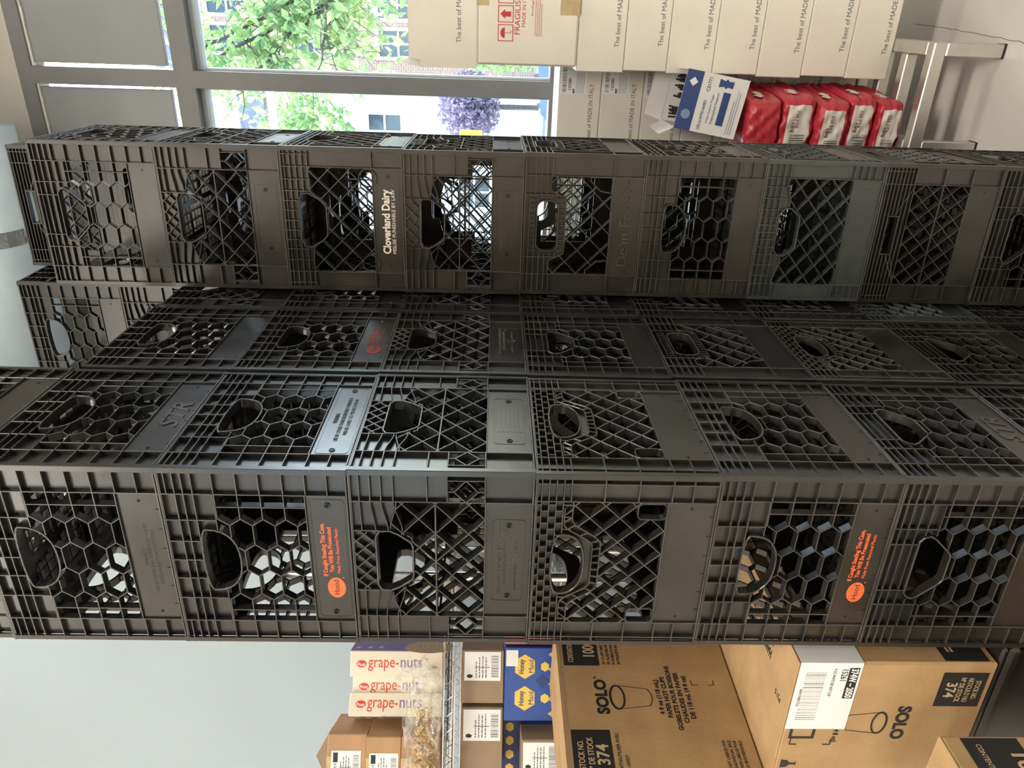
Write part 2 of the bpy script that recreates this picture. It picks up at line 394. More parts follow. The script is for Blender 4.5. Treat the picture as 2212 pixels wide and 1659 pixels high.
def band_mesh(K, m, plaque=0):
    mb = MB(); a, b = K['pw']+1, CW-K['pw']-1
    slab(mb, a, b, K['vb']+1, K['vb']+1, CH-3, CH-3, m, 3.5, 6)
    vc = (K['vb']+CH)/2
    if plaque:
        hw = 112 if plaque == 1 else 78
        pline(mb, rrect(165, vc, hw, 25, 6), m, closed=True, d0=2.9, d1=4, t=1.0)
        for sg in (-1, 1):
            o = 165+sg*(hw-10)
            pline(mb, dshape(o, vc, 4, 4, 4, n=12, p=2), m, closed=True, d0=1.8, d1=4, t=1.4)
            pline(mb, dshape(o, vc, 1.2, 1.2, 1.2, n=8, p=2), m, closed=True, d0=2.2, d1=4, t=1.0)
    else:
        for sg in (-1, 1): pline(mb, dshape(165+sg*105, vc, 1.6, 1.6, 1.6, n=8, p=2), m, closed=True, d0=2.2, d1=4, t=1.2)
        if K['name'] in ('hex', 'brick', 'octagon'):
            for i in range(6): seg(mb, 75+i*36, CH-9, 75+i*36, CH-3, m, d0=2.5, d1=4, t=1.6)
    return mb
def ring_mesh(K, m):
    mb = MB(); pline(mb, K['handle'], m, closed=True, d0=-.8, d1=15, t=3.0); return mb
def rim_mesh(m):
    mb = MB(); a = .1655; b = .153
    for (x0, x1, y0, y1) in ((-a, a, -a, -b), (-a, a, b, a), (-a, -b, -b, b), (b, a, -b, b)):
        mb.box(x0+.001, x1-.001, y0+.001, y1-.001, CH/1000-.0045, CH/1000-.001, m)
    return mb
def base_mesh(m):
    mb = MB(); a = .156
    for i in range(15):
        p = -a+2*a*i/14
        mb.box(p-.0012, p+.0012, -a, a, .001, .010, m); mb.box(-a, a, p-.0012, p+.0012, .001, .010, m)
    for p in (-.08, 0, .08): mb.box(p-.006, p+.006, -a, a, .0005, .004, m); mb.box(-a, a, p-.006, p+.006, .0005, .004, m)
    return mb
def text_on(mb, txt, u, v, size, m, **k):    # millimetres on a side
    mb.text(txt, (u-165)/1000, (CH-v)/1000, size/1000, m, y=-.165+k.pop('d', 3.3)/1000, **k)
def ellipse_disc(mb, u, v, rx, ry, m, d=3.2, n=32):
    mb.prism([((u-165)/1000+rx/1000*math.cos(2*PI*i/n), (CH-v)/1000+ry/1000*math.sin(2*PI*i/n)) for i in range(n)], -.165+d/1000-.0004, -.165+d/1000+.0006, m)
def marks(kind, K, m):
    mb = MB(); vc = (K['vb']+CH)/2
    if kind.startswith('hood'):
        c = DULLRED if kind == 'hood_dull' else ORANGE
        ellipse_disc(mb, 112, vc+4, 20, 14, c)
        text_on(mb, 'Hood', 112, vc+8, 14, INK if kind != 'hood_dull' else m, align='CENTER', width=.030, d=2.7, sz=.9)
        text_on(mb, '®', 130, vc+17, 4, c)
        text_on(mb, 'If Caught Stealing This Case,', 134, vc-8, 9.5, c, bold=.022, width=.100)
        text_on(mb, 'You Will Be Prosecuted', 142, vc+2, 9.5, c, bold=.022, width=.085)
        text_on(mb, 'Made From Recycled Plastic', 140, vc+12, 7, c, bold=.02, width=.085)
    elif kind == 'warning':
        text_on(mb, 'WARNING', 165, vc-9, 10, INK, align='CENTER', bold=.02, width=.034)
        text_on(mb, 'USE BY OTHER THAN REGISTERED OWNER IS', 165, vc+2, 9, INK, align='CENTER', bold=.015, width=.150)
        text_on(mb, 'MISUSE LIABLE TO PROSECUTION', 172, vc+13, 9, INK, align='CENTER', bold=.015, width=.125)
    elif kind == 'embossed_warning':
        e = dict(d=3.1, th=.001)  # letters coloured paler, as if the relief caught the light
        text_on(mb, 'WARNING: USE BY OTHER THAN REGISTERED', 172, vc-11, 8, PL['edge'], align='CENTER', width=.145, **e)
        text_on(mb, 'OWNER IS PUNISHABLE BY LAW', 172, vc-3, 8, PL['edge'], align='CENTER', width=.100, **e)
        text_on(mb, 'www.MilkCratesDirect.com', 108, vc+13, 6, PL['edge'], width=.050, **e)
        text_on(mb, 'PATENT PENDING', 186, vc+13, 6, PL['edge'], width=.038, **e)
        for pts in ([(163, vc+5), (172, vc+1), (180, vc+5)], [(172, vc+8), (172, vc+18)], [(163, vc+8), (172, vc+8), (180, vc+12)], [(165, vc+14), (172, vc+18), (181, vc+13)]):
            pline(mb, pts, PL['edge'], d0=2.8, d1=4, t=1.2)
    elif kind == 'faint':
        text_on(mb, 'WARNING', 165, vc-6, 7, m, align='CENTER', width=.030)
        text_on(mb, 'USE BY OTHER THAN REGISTERED OWNER', 165, vc+3, 7, m, align='CENTER', width=.130)
        text_on(mb, 'MISUSE LIABLE TO PROSECUTION', 165, vc+12, 7, m, align='CENTER', width=.105)
    elif kind == 'str':
        text_on(mb, 'STR', 165, vc+16, 44, m, align='CENTER', bold=.02, width=.088, shear=.3, d=2.9, th=.0016); text_on(mb, 'STR', 165, vc+16, 44, PL['edge'], align='CENTER', bold=-.012, width=.086, shear=.3, d=2.2, th=.0003)  # paler top layer paints light onto the raised letters
    elif kind == 'clover':
        text_on(mb, 'Cloverland Dairy', 165, vc+2, 25, OFFWHITE, align='CENTER', bold=.03, width=.150)
        text_on(mb, 'MISUSE PUNISHABLE BY LAW', 165, vc+15, 12, OFFWHITE, align='CENTER', bold=.028, width=.150)
    elif kind == 'dean':
        text_on(mb, 'Dean Foods', 165, vc+9, 34, m, align='CENTER', width=.190, d=2.6, bold=.012, th=.002); text_on(mb, 'Dean Foods', 165, vc+9, 34, PL['edge'], align='CENTER', width=.189, d=1.7, bold=-.012, th=.0003)  # paler face stands in for light on the raised name
    elif kind == 'stripes':
        for i in range(6):
            slab(mb, 125, 205, vc-18+i*7, vc-18+i*7, vc-15+i*7, vc-15+i*7, PL['grey'], 2.9, 3.6)
    return mb

PROTO = {}
def crate_meshes(kind, pl, plaque):
    k = (kind, pl, plaque)
    if k in PROTO: return PROTO[k]
    K, m = KINDS[kind], PL[pl]
    PROTO[k] = dict(side=side_mesh(K, m), post=post_mesh(K, m), band=band_mesh(K, m, plaque), ring=ring_mesh(K, m), rim=rim_mesh(m), base=base_mesh(m))
    for n, b in list(PROTO[k].items()):
        o = b.build({'side': 'side_panel', 'post': 'corner_post', 'band': 'label_band', 'ring': 'handle_rim', 'rim': 'top_rim', 'base': 'base_grid'}[n])
        PROTO[k][n] = o.data; bpy.data.objects.remove(o)
    return PROTO[k]
def link(name, me, parent, rz=0.0):
    o = bpy.data.objects.new(name, me); C.objects.link(o); o.parent = parent; o.rotation_euler = (0, 0, rz); return o
def crate(kind, corner, yaw, zbase, label, pl='black', plaque=0, front=None, right=None, group=None):
    e1 = Vector((-math.cos(yaw), math.sin(yaw), 0)); e2 = Vector((math.sin(yaw), math.cos(yaw), 0))
    c = Vector((corner[0], corner[1], 0))+(e1+e2)*.165
    root = empty('milk_crate', (c.x, c.y, zbase), -yaw, label, 'milk crate', group)
    M_ = crate_meshes(kind, pl, plaque); K = KINDS[kind]
    for k in range(4):
        sd = link('side_panel', M_['side'], root, k*PI/2)
        link('handle_rim', M_['ring'], sd)
        link('corner_post', M_['post'], root, k*PI/2)
        bd = link('label_band', M_['band'], root, k*PI/2)
        mk = front if k == 0 else right if k == 1 else None
        if mk:
            t = marks(mk, K, PL[pl]).build('printed_text' if mk in ('hood', 'hood_dull', 'clover', 'warning') else 'embossed_text', bd)
            if mk in ('hood', 'hood_dull'): t['label'] = 'red and orange oval dairy logo with a warning' if mk == 'hood' else 'faded red oval logo with a warning'
            if mk == 'clover': t['label'] = 'cream lettering'
    link('top_rim', M_['rim'], root); link('base_grid', M_['base'], root)
    return root

PITCH = .276
LOOK = {'hex': 'honeycomb', 'funnel': 'funnel-handled honeycomb', 'split': 'crossed-diamond', 'brick': 'brick-and-diamond', 'round': 'round-handled diamond', 'rings': 'ring-cornered diamond', 'octagon': 'octagon-handled diamond', 'ribbed': 'close-ribbed diamond'}
ORD = ['top', 'second', 'third', 'fourth', 'fifth', 'sixth', 'seventh', 'eighth', 'ninth', 'tenth']
STACKS = {   # corner, yaw, top level, crates from the top: (kind, plastic, plaque, front mark, right mark)
 'the nearest stack': ((-.1296, 1.0862), .4465, 4, [('hex', 'black', 0, None, None), ('hex', 'black', 0, 'faint', 'str'), ('hex', 'black', 1, 'hood', 'warning'), ('split', 'black', 2, 'embossed_warning', 'stripes'),
    ('brick', 'dusty', 0, None, None), ('hex', 'dusty', 0, 'hood', None), ('funnel', 'dusty', 0, None, 'str'), ('hex', 'dusty', 0, None, None), ('split', 'dusty', 0, None, None)]),
 'the second left stack': ((.0189, 1.4067), .4465, 3, [('hex', 'black', 0, None, None), ('hex', 'black', 0, None, 'hood_dull'), ('split', 'black', 2, None, 'embossed_warning'), ('funnel', 'black', 0, None, None),
    ('round', 'black', 0, None, None), ('brick', 'dusty', 0, None, None), ('funnel', 'dusty', 0, None, None), ('hex', 'black', 0, None, None)]),
 'the dim third left stack': ((.1650, 1.7285), .4465, 3, [('split', 'black', 0, None, None), ('hex', 'black', 0, None, None), ('split', 'black', 0, None, None), ('hex', 'black', 0, None, None),
    ('funnel', 'black', 0, None, None), ('hex', 'black', 0, None, None), ('octagon', 'grey', 0, None, None), ('hex', 'black', 0, None, None)]),
 'the far tall left stack': ((.2557, 2.097), .4465, 5, [('hex', 'black', 0, None, None), ('split', 'dusty', 0, None, None), ('hex', 'black', 0, None, None), ('brick', 'black', 0, None, None), ('hex', 'black', 0, None, None),
    ('split', 'black', 0, None, None), ('funnel', 'black', 0, None, None), ('hex', 'black', 0, None, None), ('round', 'black', 0, None, None), ('hex', 'black', 0, None, None)]),
 'the right front stack': ((.5190, 1.6722), .4262, 4, [('funnel', 'dusty', 0, None, None), ('split', 'dusty', 2, None, None), ('rings', 'dusty', 1, 'clover', None), ('split', 'dusty', 2, 'embossed_warning', None),
    ('round', 'dusty', 0, 'dean', None), ('hex', 'dusty', 0, None, None), ('octagon', 'grey', 0, None, None), ('ribbed', 'dusty', 0, None, None), ('funnel', 'dusty', 0, None, None)]),
 'the tall right rear stack': ((.6135, 2.038), .4262, 5, [('ribbed', 'black', 0, None, None), ('hex', 'black', 0, None, None), ('octagon', 'black', 0, None, None), ('hex', 'black', 0, None, None), ('split', 'black', 0, None, None),
    ('hex', 'black', 0, None, None), ('rings', 'black', 0, None, None), ('hex', 'black', 0, None, None), ('funnel', 'black', 0, None, None), ('hex', 'black', 0, None, None)]),
}
EXTRA = {('the nearest stack', 2): 'with glossy orange logo', ('the nearest stack', 5): 'with worn orange logo',
         ('the right front stack', 2): 'with cream dairy lettering', ('the right front stack', 4): 'with raised lettering', ('the right front stack', 6): 'of greenish grey plastic',
         ('the right front stack', 7): 'in worn brown', ('the second left stack', 1): 'with faded red logo', ('the nearest stack', 1): 'with raised side letters'}
for sname, (cor, yaw, top, lst) in STACKS.items():
    n = len(lst)
    for i, (kind, pl, plq, fr, ri) in enumerate(lst):
        j = random.Random(hash_ := (len(sname)*31+i*7))
        ex = EXTRA.get((sname, i), '')
        where = 'lowest' if i == n-1 else ('topmost' if i == 0 else ORD[i]+' from the top')
        lab = f"{LOOK[kind]} crate{' '+ex if ex else ''}, {where} of {sname}"
        crate(kind, (cor[0]+j.uniform(-.0012, .0012), cor[1]+j.uniform(-.0012, .0012)), yaw+j.uniform(-.003, .003), (n-1-i)*PITCH, lab, pl, plq, fr, ri, 'crates of '+sname)
# ================================================================== the room
def rbox(name, x0, x1, y0, y1, z0, z1, m, kind='structure', parent=None, holes=None):
    mb = MB(); mb.box(x0, x1, y0, y1, z0, z1, m); o = mb.build(name, parent); o.rotation_euler = (0, 0, -G)
    if kind: o['kind'] = kind
    return o
WY, CEIL = 3.49, 4.30
rbox('floor', -3.6, 4.1, -4.1, WY+.2, -.12, 0, FLOOR)
rbox('ceiling', -3.6, 4.1, -4.1, WY+.2, CEIL, CEIL+.1, WHITE)
rbox('wall_right', 4.0, 4.1, -4.1, WY+.2, 0, CEIL, mat('grey_wall_paint', (.30, .32, .34), .6))
RX0, RX1 = -3.35, -2.25                       # added window, out of view behind the camera, to light crate fronts
WARM = mat('warm_cream_paint', (.72, .62, .49), .6, var=.03, scale=1.5)
mb = MB(); mb.box(-3.6, RX0, -4.1, -4.0, 0, CEIL, WARM); mb.box(RX1, 4.0, -4.1, -4.0, 0, CEIL, WARM)
mb.box(RX0, RX1, -4.1, -4.0, 0, .75, WARM); mb.box(RX0, RX1, -4.1, -4.0, 3.5, CEIL, WARM)
o = mb.build('wall_front'); o.rotation_euler = (0, 0, -G); o['kind'] = 'structure'
mb = MB()                                     # window wall: below the sill, above the header, at both ends
mb.box(-3.5, 4.0, WY, WY+.16, 0, 1.16, BEIGE); mb.box(-3.5, 4.0, WY, WY+.16, 3.495, CEIL, BEIGE)
mb.box(-3.5, -1.45, WY, WY+.16, 1.16, 3.495, BEIGE); mb.box(3.75, 4.0, WY, WY+.16, 1.16, 3.495, BEIGE)
o = mb.build('wall_back'); o.rotation_euler = (0, 0, -G); o['kind'] = 'structure'
rbox('wall_side', -3.6, -3.5, -4.0, WY+.2, 0, CEIL, WARM)
mb = MB(); mb.box(-2.6, -.30, 0, .1, 0, CEIL, mat('pale_blue_white_paint', (.40, .475, .53), .6, var=.03, scale=1.5))
o = mb.build('wall_left'); o.location = (0, 2.42, 0); o.rotation_euler = (0, 0, math.radians(3)); o['kind'] = 'structure'
mb = MB(); mb.tube([(k*.03, .0012*math.sin(k*2.3)+.003*math.sin(k*.21)+random.uniform(-.0015, .0015), .0006) for k in range(50)], .0009, GREYINK, n=5)  # crack in the floor coating, drawn as a thin grey tube
o = mb.build('floor_crack_1'); o.location = (*room(-.02, 2.85).to_2d(), 0); o.rotation_euler = (0, 0, -G-1.62); o['kind'] = 'structure'

def glass_mat():
    m = bpy.data.materials.new('window_glass'); m.use_nodes = True; t = m.node_tree; t.nodes.clear()
    o = t.nodes.new('ShaderNodeOutputMaterial'); mx_ = t.nodes.new('ShaderNodeMixShader'); tr = t.nodes.new('ShaderNodeBsdfTransparent'); gl = t.nodes.new('ShaderNodeBsdfGlossy')
    tr.inputs[0].default_value = (.93, .97, .96, 1); gl.inputs['Roughness'].default_value = .02; fr = t.nodes.new('ShaderNodeFresnel'); fr.inputs[0].default_value = 1.35
    t.links.new(fr.outputs[0], mx_.inputs[0]); t.links.new(tr.outputs[0], mx_.inputs[1]); t.links.new(gl.outputs[0], mx_.inputs[2]); t.links.new(mx_.outputs[0], o.inputs[0]); return m
GLASS = glass_mat()
def window(n, mull, x0, x1, z0, z1, zt0, zt1, ztop, wy=WY, rz=-G):
    """storefront bays between x0 and x1, vertical mullions at mull, transom zt0..zt1, opaque panels above it"""
    root = empty('window_%d' % n, (0, 0, 0), rz); root['kind'] = 'structure'
    fr = MB(); d = .11
    fr.box(x0, x1, wy, wy+d, ztop, ztop+.06, FRAME); fr.box(x0, x1, wy, wy+d, zt0, zt1, FRAME)
    fr.box(x0, x1, wy, wy+d, z0, z0+.02, FRAME)
    GB = mat('daylit_glazing_bead', (.50, .57, .62), .5)  # daylight on the glass stops is put into this paler colour
    for a, b in zip(mull, mull[1:]):
        q_ = MB(); q_.box(a+.036, b-.036, wy+.055, wy+.10, zt0-.032, zt0-.0005, GB); q_.box(a+.036, a+.044, wy+.05, wy+.10, z0+.02, zt0-.032, GB); q_.box(b-.044, b-.036, wy+.05, wy+.10, z0+.02, zt0-.032, GB); q_.build('glazing_bead', root)
    for m_ in mull: fr.box(m_-.035, m_+.035, wy-.001, wy+d, z0, ztop+.06, FRAME)
    fr.build('window_frame', root)
    for a, b in zip(mull, mull[1:]):
        g = MB(); g.box(a+.03, b-.03, wy+.085, wy+.091, z0+.01, zt0+.01, GLASS); g.build('glass_pane', root)
        p = MB(); p.bbox(a+.049, b-.049, wy+.022, wy+.05, zt1+.034, ztop-.003, PANEL, .002); p.build('infill_panel', root)
        c = MB()
        for i in range(40):
            xa = a+.036+(b-a-.072)*i/40; c.box(xa, xa+(b-a-.072)/40*1.02, wy+.012, wy+.03, ztop-.007-random.random()*.003, ztop+.001, CAULK)
        c.build('caulk_bead', root)
    s = MB(); s.bbox(x0, x1, wy-.05, wy+.12, z0-.035, z0, CAULK, .004); s.build('window_sill', root)
    return root
window(1, [-1.42, -.334, .75, 1.83, 2.75, 3.72], -1.45, 3.75, 1.194, 0, 2.75, 2.833, 3.434)
r2 = empty('window_2', (0, 0, 0), -G); r2['kind'] = 'structure'  # added rear window that brightens the crate faces
fr = MB()
for k in range(3): x_ = RX0+(RX1-RX0-.05)*k/2; fr.box(x_, x_+.05, -4.1, -4.0, .75, 3.5, FRAME)
for z_ in (.75, 2.55, 3.45): fr.box(RX0, RX1, -4.1, -4.0, z_, z_+.05, FRAME)
fr.build('window_frame', r2)
g = MB(); g.box(RX0+.02, RX1-.02, -4.056, -4.05, .78, 3.48, GLASS); g.build('glass_pane', r2)

# fill lamps added out of view: flat ceiling panels, each with its own light
def fill_lamp(x, y, watts, label, col=(1, .93, .82)):
    p = room(x, y, CEIL)
    r = empty('fill_lamp', p, -G, label, 'ceiling lamp', 'ceiling panel lamps')
    b = MB(); b.bbox(-.62, .62, -.32, .32, -.06, -.001, WHITE, .004); b.build('housing', r)
    dmat = mat('fill_diffuser', (.8, .8, .8), .4, emit=((1, .95, .87), 3.0))
    b = MB(); b.box(-.58, .58, -.28, .28, -.065, -.0605, dmat); b.build('diffuser', r)
    l = bpy.data.lights.new('fill_light', 'AREA'); l.shape = 'RECTANGLE'; l.size = 1.1; l.size_y = .5; l.energy = watts; l.color = col
    lo = bpy.data.objects.new('fill_light', l); C.objects.link(lo); lo.parent = r; lo.location = (0, 0, -.075)
LW = 70
fill_lamp(-1.6, -2.8, LW*1.4, 'white ceiling panel lamp at the rear, farthest from the window')
fill_lamp(.6, -.7, LW*2.0, 'white ceiling panel lamp right of the place where the photographer stands')
fill_lamp(-2.6, -1.6, LW*.5, 'white ceiling panel lamp beside the left side window')
fill_lamp(.9, 1.9, LW*.3, 'white ceiling panel lamp above the rack of white cartons')
fill_lamp(-1.2, 1.5, LW*.25, 'white ceiling panel lamp near the pale blue duct')

# duct near the ceiling
d = empty('ceiling_duct', room(-.5, 3.1, 3.57), -G, 'pale blue insulated duct running above the tall crates, wrapped with foil tape', 'duct')
b = MB(); b.tube([(0, 0, 0), (-.6, 0, 0), (-1.3, 0, 0), (-2.2, 0, 0)], .205, DUCT, n=48); b.build('duct_body', d, smooth=True)
b = MB()
for i in range(7): b.tube([(-.38-i*.009, 0, 0), (-.389-i*.009, 0, 0)], .2075+random.random()*.002, FOIL, n=40)
b.build('foil_tape', d)
b = MB()
for x_ in (-.15, -1.1, -2.0): b.box(x_-.012, x_+.012, -.004, .004, .2, CEIL-3.57, STEEL)
b.build('hanger_strap', d)

# ================================================================== cartons
def carton(name, label, cat, org, ang, sz, m, group=None, seam=True, edge=None, b=.0025):
    """org = left front bottom corner seen from the front; local x right, y back, z up"""
    r = empty(name, org, ang, label, cat, group); w_, d_, h_ = sz
    q = MB(); q.bbox(0, w_, 0, d_, 0, h_-.002, m, b); q.build('carton_body', r)
    if seam:
        for k in (0, 1):
            f = MB(); f.bbox(.001, w_-.001, (d_/2+.001) if k else .001, d_-.001 if k else d_/2-.001, h_-.003, h_, m, .0008); f.build('top_flap', r)
    return r
def printed(r, fn, name='printed_text', T=None, label=None):
    q = MB(); q.T = T; fn(q); o = q.build(name, r)
    if label: o['label'] = label
    return o
def bars(q, x, z, wd, h, m, n=30, seed=1, bg=True):
    rd = random.Random(seed); t = 0
    if bg: q.rect(x-.002, x+wd+.002, z-.002, z+h+.002, PAPER, y=-.0002)
    while t < wd-.001:
        a = rd.choice([.5, .5, 1, 1.6])*wd/n; q.rect(x+t, min(x+wd, x+t+a*.6), z, z+h, m, y=-.0008); t += a+rd.choice([.3, .6, .9])*wd/n
def lines(q, x, z, wd, n, step, m, seed=3, size=.003, y=-.0008):
    rd = random.Random(seed)
    for i in range(n):
        t = 0; L = wd*rd.uniform(.6, 1)
        while t < L:
            a = rd.uniform(.4, 1.2)*size*2; q.rect(x+t, x+min(L, t+a), z-i*step, z-i*step+size*.6, m, y=y); t += a+size*.5

# dunnage rack
rk = empty('dunnage_rack', room(-.06, 2.30, 0), -G, 'low aluminium dunnage rack on the floor under the white cartons and red bags', 'rack')
h = .207
RL, RD = -.308, 1.06
q = MB(); q.bbox(RL, .0, 0, .038, h-.038, h, STEEL, .003); q.build('front_rail', rk)
q = MB(); q.bbox(RL, .0, RD-.038, RD, h-.038, h, STEEL, .003); q.build('back_rail', rk)
for x_ in (RL, -.038): q = MB(); q.bbox(x_, x_+.038, .038, RD-.038, h-.038, h, STEEL, .003); q.build('side_rail', rk)
for k in range(6): y_ = .145+.142*k; q = MB(); q.bbox(RL+.038, -.038, y_, y_+.038, h-.036, h-.001, STEEL, .003); q.build('slat', rk)
for x_, y_ in ((RL, 0), (-.038, 0), (RL, RD-.038), (-.038, RD-.038)):
    q = MB(); q.bbox(x_, x_+.038, y_, y_+.038, .004, h-.038, STEEL, .003); lg = q.build('leg', rk)
    q = MB(); q.box(x_-.001, x_+.039, y_-.001, y_+.039, 0, .006, INK); q.build('foot_cap', lg)

# white cartons on the rack, front stack
zs = [.208, .343, .484, .626, .768, .914, 1.050, 1.199]
names_ = ['lowest', 'second from the rack', 'third from the rack', 'fourth from the rack', 'fifth from the rack', 'sixth from the rack', 'seventh from the rack']
for i in range(7):
    dx = [0, .004, -.003, .002, -.002, .003, -.004][i]
    r = carton('white_carton', f'flat white pizza-size carton, {names_[i]} in the front stack of cartons'.replace('pizza-size ', ''), 'carton', room(-.18+dx, 2.539, zs[i]), -G, (.42, .19, zs[i+1]-zs[i]-.0012), WCARD, 'white cartons of the front stack on the rack')
    def f(q, i=i): q.text('The best of MADE IN ITALY', .072, .019, .021, GREYINK, bold=.004, width=.235)
    printed(r, f)
r = carton('large_carton', 'taller off-white carton with red handling symbols and brown tape, in the front stack', 'carton', room(-.172, 2.531, 1.199), -G, (.40, .195, .311), WCARD, b=.006)
def f(q):
    for k in range(4):
        x0 = .068+k*.052; z0 = .200
        for a in ((x0, x0+.047, z0, z0+.0022), (x0, x0+.047, z0+.0448, z0+.047), (x0, x0+.0022, z0, z0+.047), (x0+.0448, x0+.047, z0, z0+.047)): q.rect(*a, REDINK)
        cx = x0+.0235
        if k % 2 == 1:
            q.prism([(cx-.007, z0+.008), (cx+.007, z0+.008), (cx+.007, z0+.026), (cx+.013, z0+.026), (cx, z0+.040), (cx-.013, z0+.026), (cx-.007, z0+.026)], -.0009, -.0003, REDINK)
        elif k == 0:
            q.prism([(cx-.015, z0+.026)]+[(cx+.015*math.cos(PI*j/10), z0+.026+.013*math.sin(PI*j/10)) for j in range(11)], -.0009, -.0003, REDINK)
            q.rect(cx-.0007, cx+.0007, z0+.008, z0+.027, REDINK, y=-.0004); q.rect(cx, cx+.006, z0+.007, z0+.009, REDINK, y=-.0004)
        else:
            q.prism([(cx-.011, z0+.040), (cx+.011, z0+.040), (cx+.009, z0+.026), (cx+.0015, z0+.021), (cx+.0015, z0+.010), (cx+.008, z0+.008), (cx-.008, z0+.008), (cx-.0015, z0+.010), (cx-.0015, z0+.021), (cx-.009, z0+.026)], -.0009, -.0003, REDINK)
    q.text('FRAGILISSIMO', .086, .180, .023, REDINK, bold=.02, width=.150)
    q.text('MADE IN ITALY', .108, .163, .016, REDINK, bold=.015, width=.108)
    q.text('Eurofragile', .140, .140, .009, REDINK, width=.05); lines(q, .085, .132, .14, 4, .006, REDINK, seed=9, size=.0022)
printed(r, f)
for e_ in ((.145, .192, -.0003, .058), (.165, .215, .275, .311)):
    printed(r, lambda q: q.rect(*e_, TAPE, y=-.0002), 'brown_tape', label='shiny brown packing tape')
# open carton on top with one flap standing up
zt = 1.511
r = empty('open_carton', room(-.185, 2.535, zt), -G, 'open off-white carton with its left flap standing up, topmost on the front stack', 'carton')
q = MB(); t_ = .004; W_, D_, H_ = .42, .19, .175
q.box(0, W_, 0, t_, 0, H_, WCARD); q.box(0, W_, D_-t_, D_, 0, H_, WCARD); q.box(0, t_, t_, D_-t_, 0, H_, WCARD); q.box(W_-t_, W_, t_, D_-t_, 0, H_, WCARD); q.box(t_, W_-t_, t_, D_-t_, 0, t_, WCARD)
q.build('carton_body', r)
q = MB(); q.prism([(0, H_), (0, H_+.035), (.012, H_+.055), (.38, H_+.055), (.42, H_+.03), (.42, H_)], D_-.004, D_-.001, WCARD); q.build('raised_flap', r)
q = MB(); q.T = Matrix.Translation((.002, 0, H_)) @ Matrix.Rotation(math.radians(12), 4, 'Y'); q.box(-.002, .001, .006, D_-.006, 0, .06, WCARD); q.build('side_flap', r)
printed(r, lambda q: q.text('The best of MADE IN ITALY', .072, .048, .021, GREYINK, bold=.004, width=.235))

# back stack with grey shade and shipping stickers
for i in range(7):
    z0 = .208+i*.1465
    dx = [0, .003, -.004, .003, -.002, .004, 0][i]
    pos = ['lowest', 'second from the rack', 'third from the rack', 'fourth from the rack', 'third from the top', 'second from the top', 'topmost'][i]
    r = carton('labelled_carton', f'white barcode-sticker carton, {pos} in the rear window stack', 'carton', room(-.50+dx, 2.742, z0), -G, (.42, .26, .1453), WCARD, 'barcode cartons of the rear stack by the window')
    def f(q, i=i):
        q.text('The best of MADE IN ITALY', .048, .026, .0205, GREYINK, bold=.004, width=.215)
    printed(r, f)
    def f(q, i=i):
        q.rect(.228, .345, .050, .140, PAPER); bars(q, .234, .120, .10, .014, INK, n=46, seed=i, bg=False)
        q.text('123280', .240, .104, .013, GREYINK, bold=.03, y=-.0009); q.text('BSP', .231, .091, .010, INK, bold=.04, y=-.0009)
        lines(q, .231, .084, .09, 5, .006, GREYINK, seed=i+4, size=.0024)
    printed(r, f, 'shipping_sticker', label='white sticker with a barcode')

# ------------------------------------------------------------------ bags of grain on the rack
def soft(q, hx, hy, hz, m, mfun=None, n=14, p=5.0, amp=.004, seed=1, pinch=0.0, cre=0.0):
    rd = random.Random(seed); ph = [rd.uniform(0, 6.28) for _ in range(9)]
    vid = {}; vs = []; 
    def vert(a, b, c):
        k = (a, b, c)
        if k in vid: return vid[k]
        x, y, z = (2*a/n-1), (2*b/n-1), (2*c/n-1)
        r = (abs(x)**p+abs(y)**p+abs(z)**p)**(1/p); x, y, z = x/r, y/r, z/r
        nn = math.sin(5*x+ph[0]+3*z)*math.sin(4*y+ph[1])+.7*math.sin(9*x+7*z+ph[2])+.5*math.sin(13*z+ph[3]+6*y)+.35*math.sin(21*x+ph[4]-11*z)+cre*(abs(math.sin(6*x+4.5*z+ph[5]))-.5)+cre*.8*(abs(math.sin(8*z-5*x+3*y+ph[6]))-.5)
        s_ = 1+pinch*y
        vid[k] = len(vs); vs.append((x*hx+amp*nn*x, y*hy+amp*nn*y, (z*hz)*s_+amp*.6*nn*z+hz)); return vid[k]
    F = {}
    def face(idx, P): F.setdefault(P, []).append(idx)
    for i in range(n):
        for j in range(n):
            face((vert(i, 0, j), vert(i+1, 0, j), vert(i+1, 0, j+1), vert(i, 0, j+1)), mfun(0, i/n, j/n) if mfun else m)
            face((vert(i, n, j), vert(i, n, j+1), vert(i+1, n, j+1), vert(i+1, n, j)), mfun(1, i/n, j/n) if mfun else m)
            face((vert(0, i, j), vert(0, i, j+1), vert(0, i+1, j+1), vert(0, i+1, j)), mfun(2, i/n, j/n) if mfun else m)
            face((vert(n, i, j), vert(n, i+1, j), vert(n, i+1, j+1), vert(n, i, j+1)), mfun(3, i/n, j/n) if mfun else m)
            face((vert(i, j, 0), vert(i, j+1, 0), vert(i+1, j+1, 0), vert(i+1, j, 0)), mfun(4, i/n, j/n) if mfun else m)
            face((vert(i, j, n), vert(i+1, j, n), vert(i+1, j+1, n), vert(i, j+1, n)), mfun(5, i/n, j/n) if mfun else m)
    o = len(q.v); q.v.extend(vs)
    for m_, fs in F.items():
        k = q.mi(m_)
        for f_ in fs: q.f.append(tuple(a+o for a in f_)); q.m.append(k)
MAROON = mat('maroon_ink', (.16, .02, .03), .6)
bz = [.208, .290, .378, .474, .581, .685]
bn = ['lowest', 'second from the bottom', 'middle', 'second from the top', 'topmost']
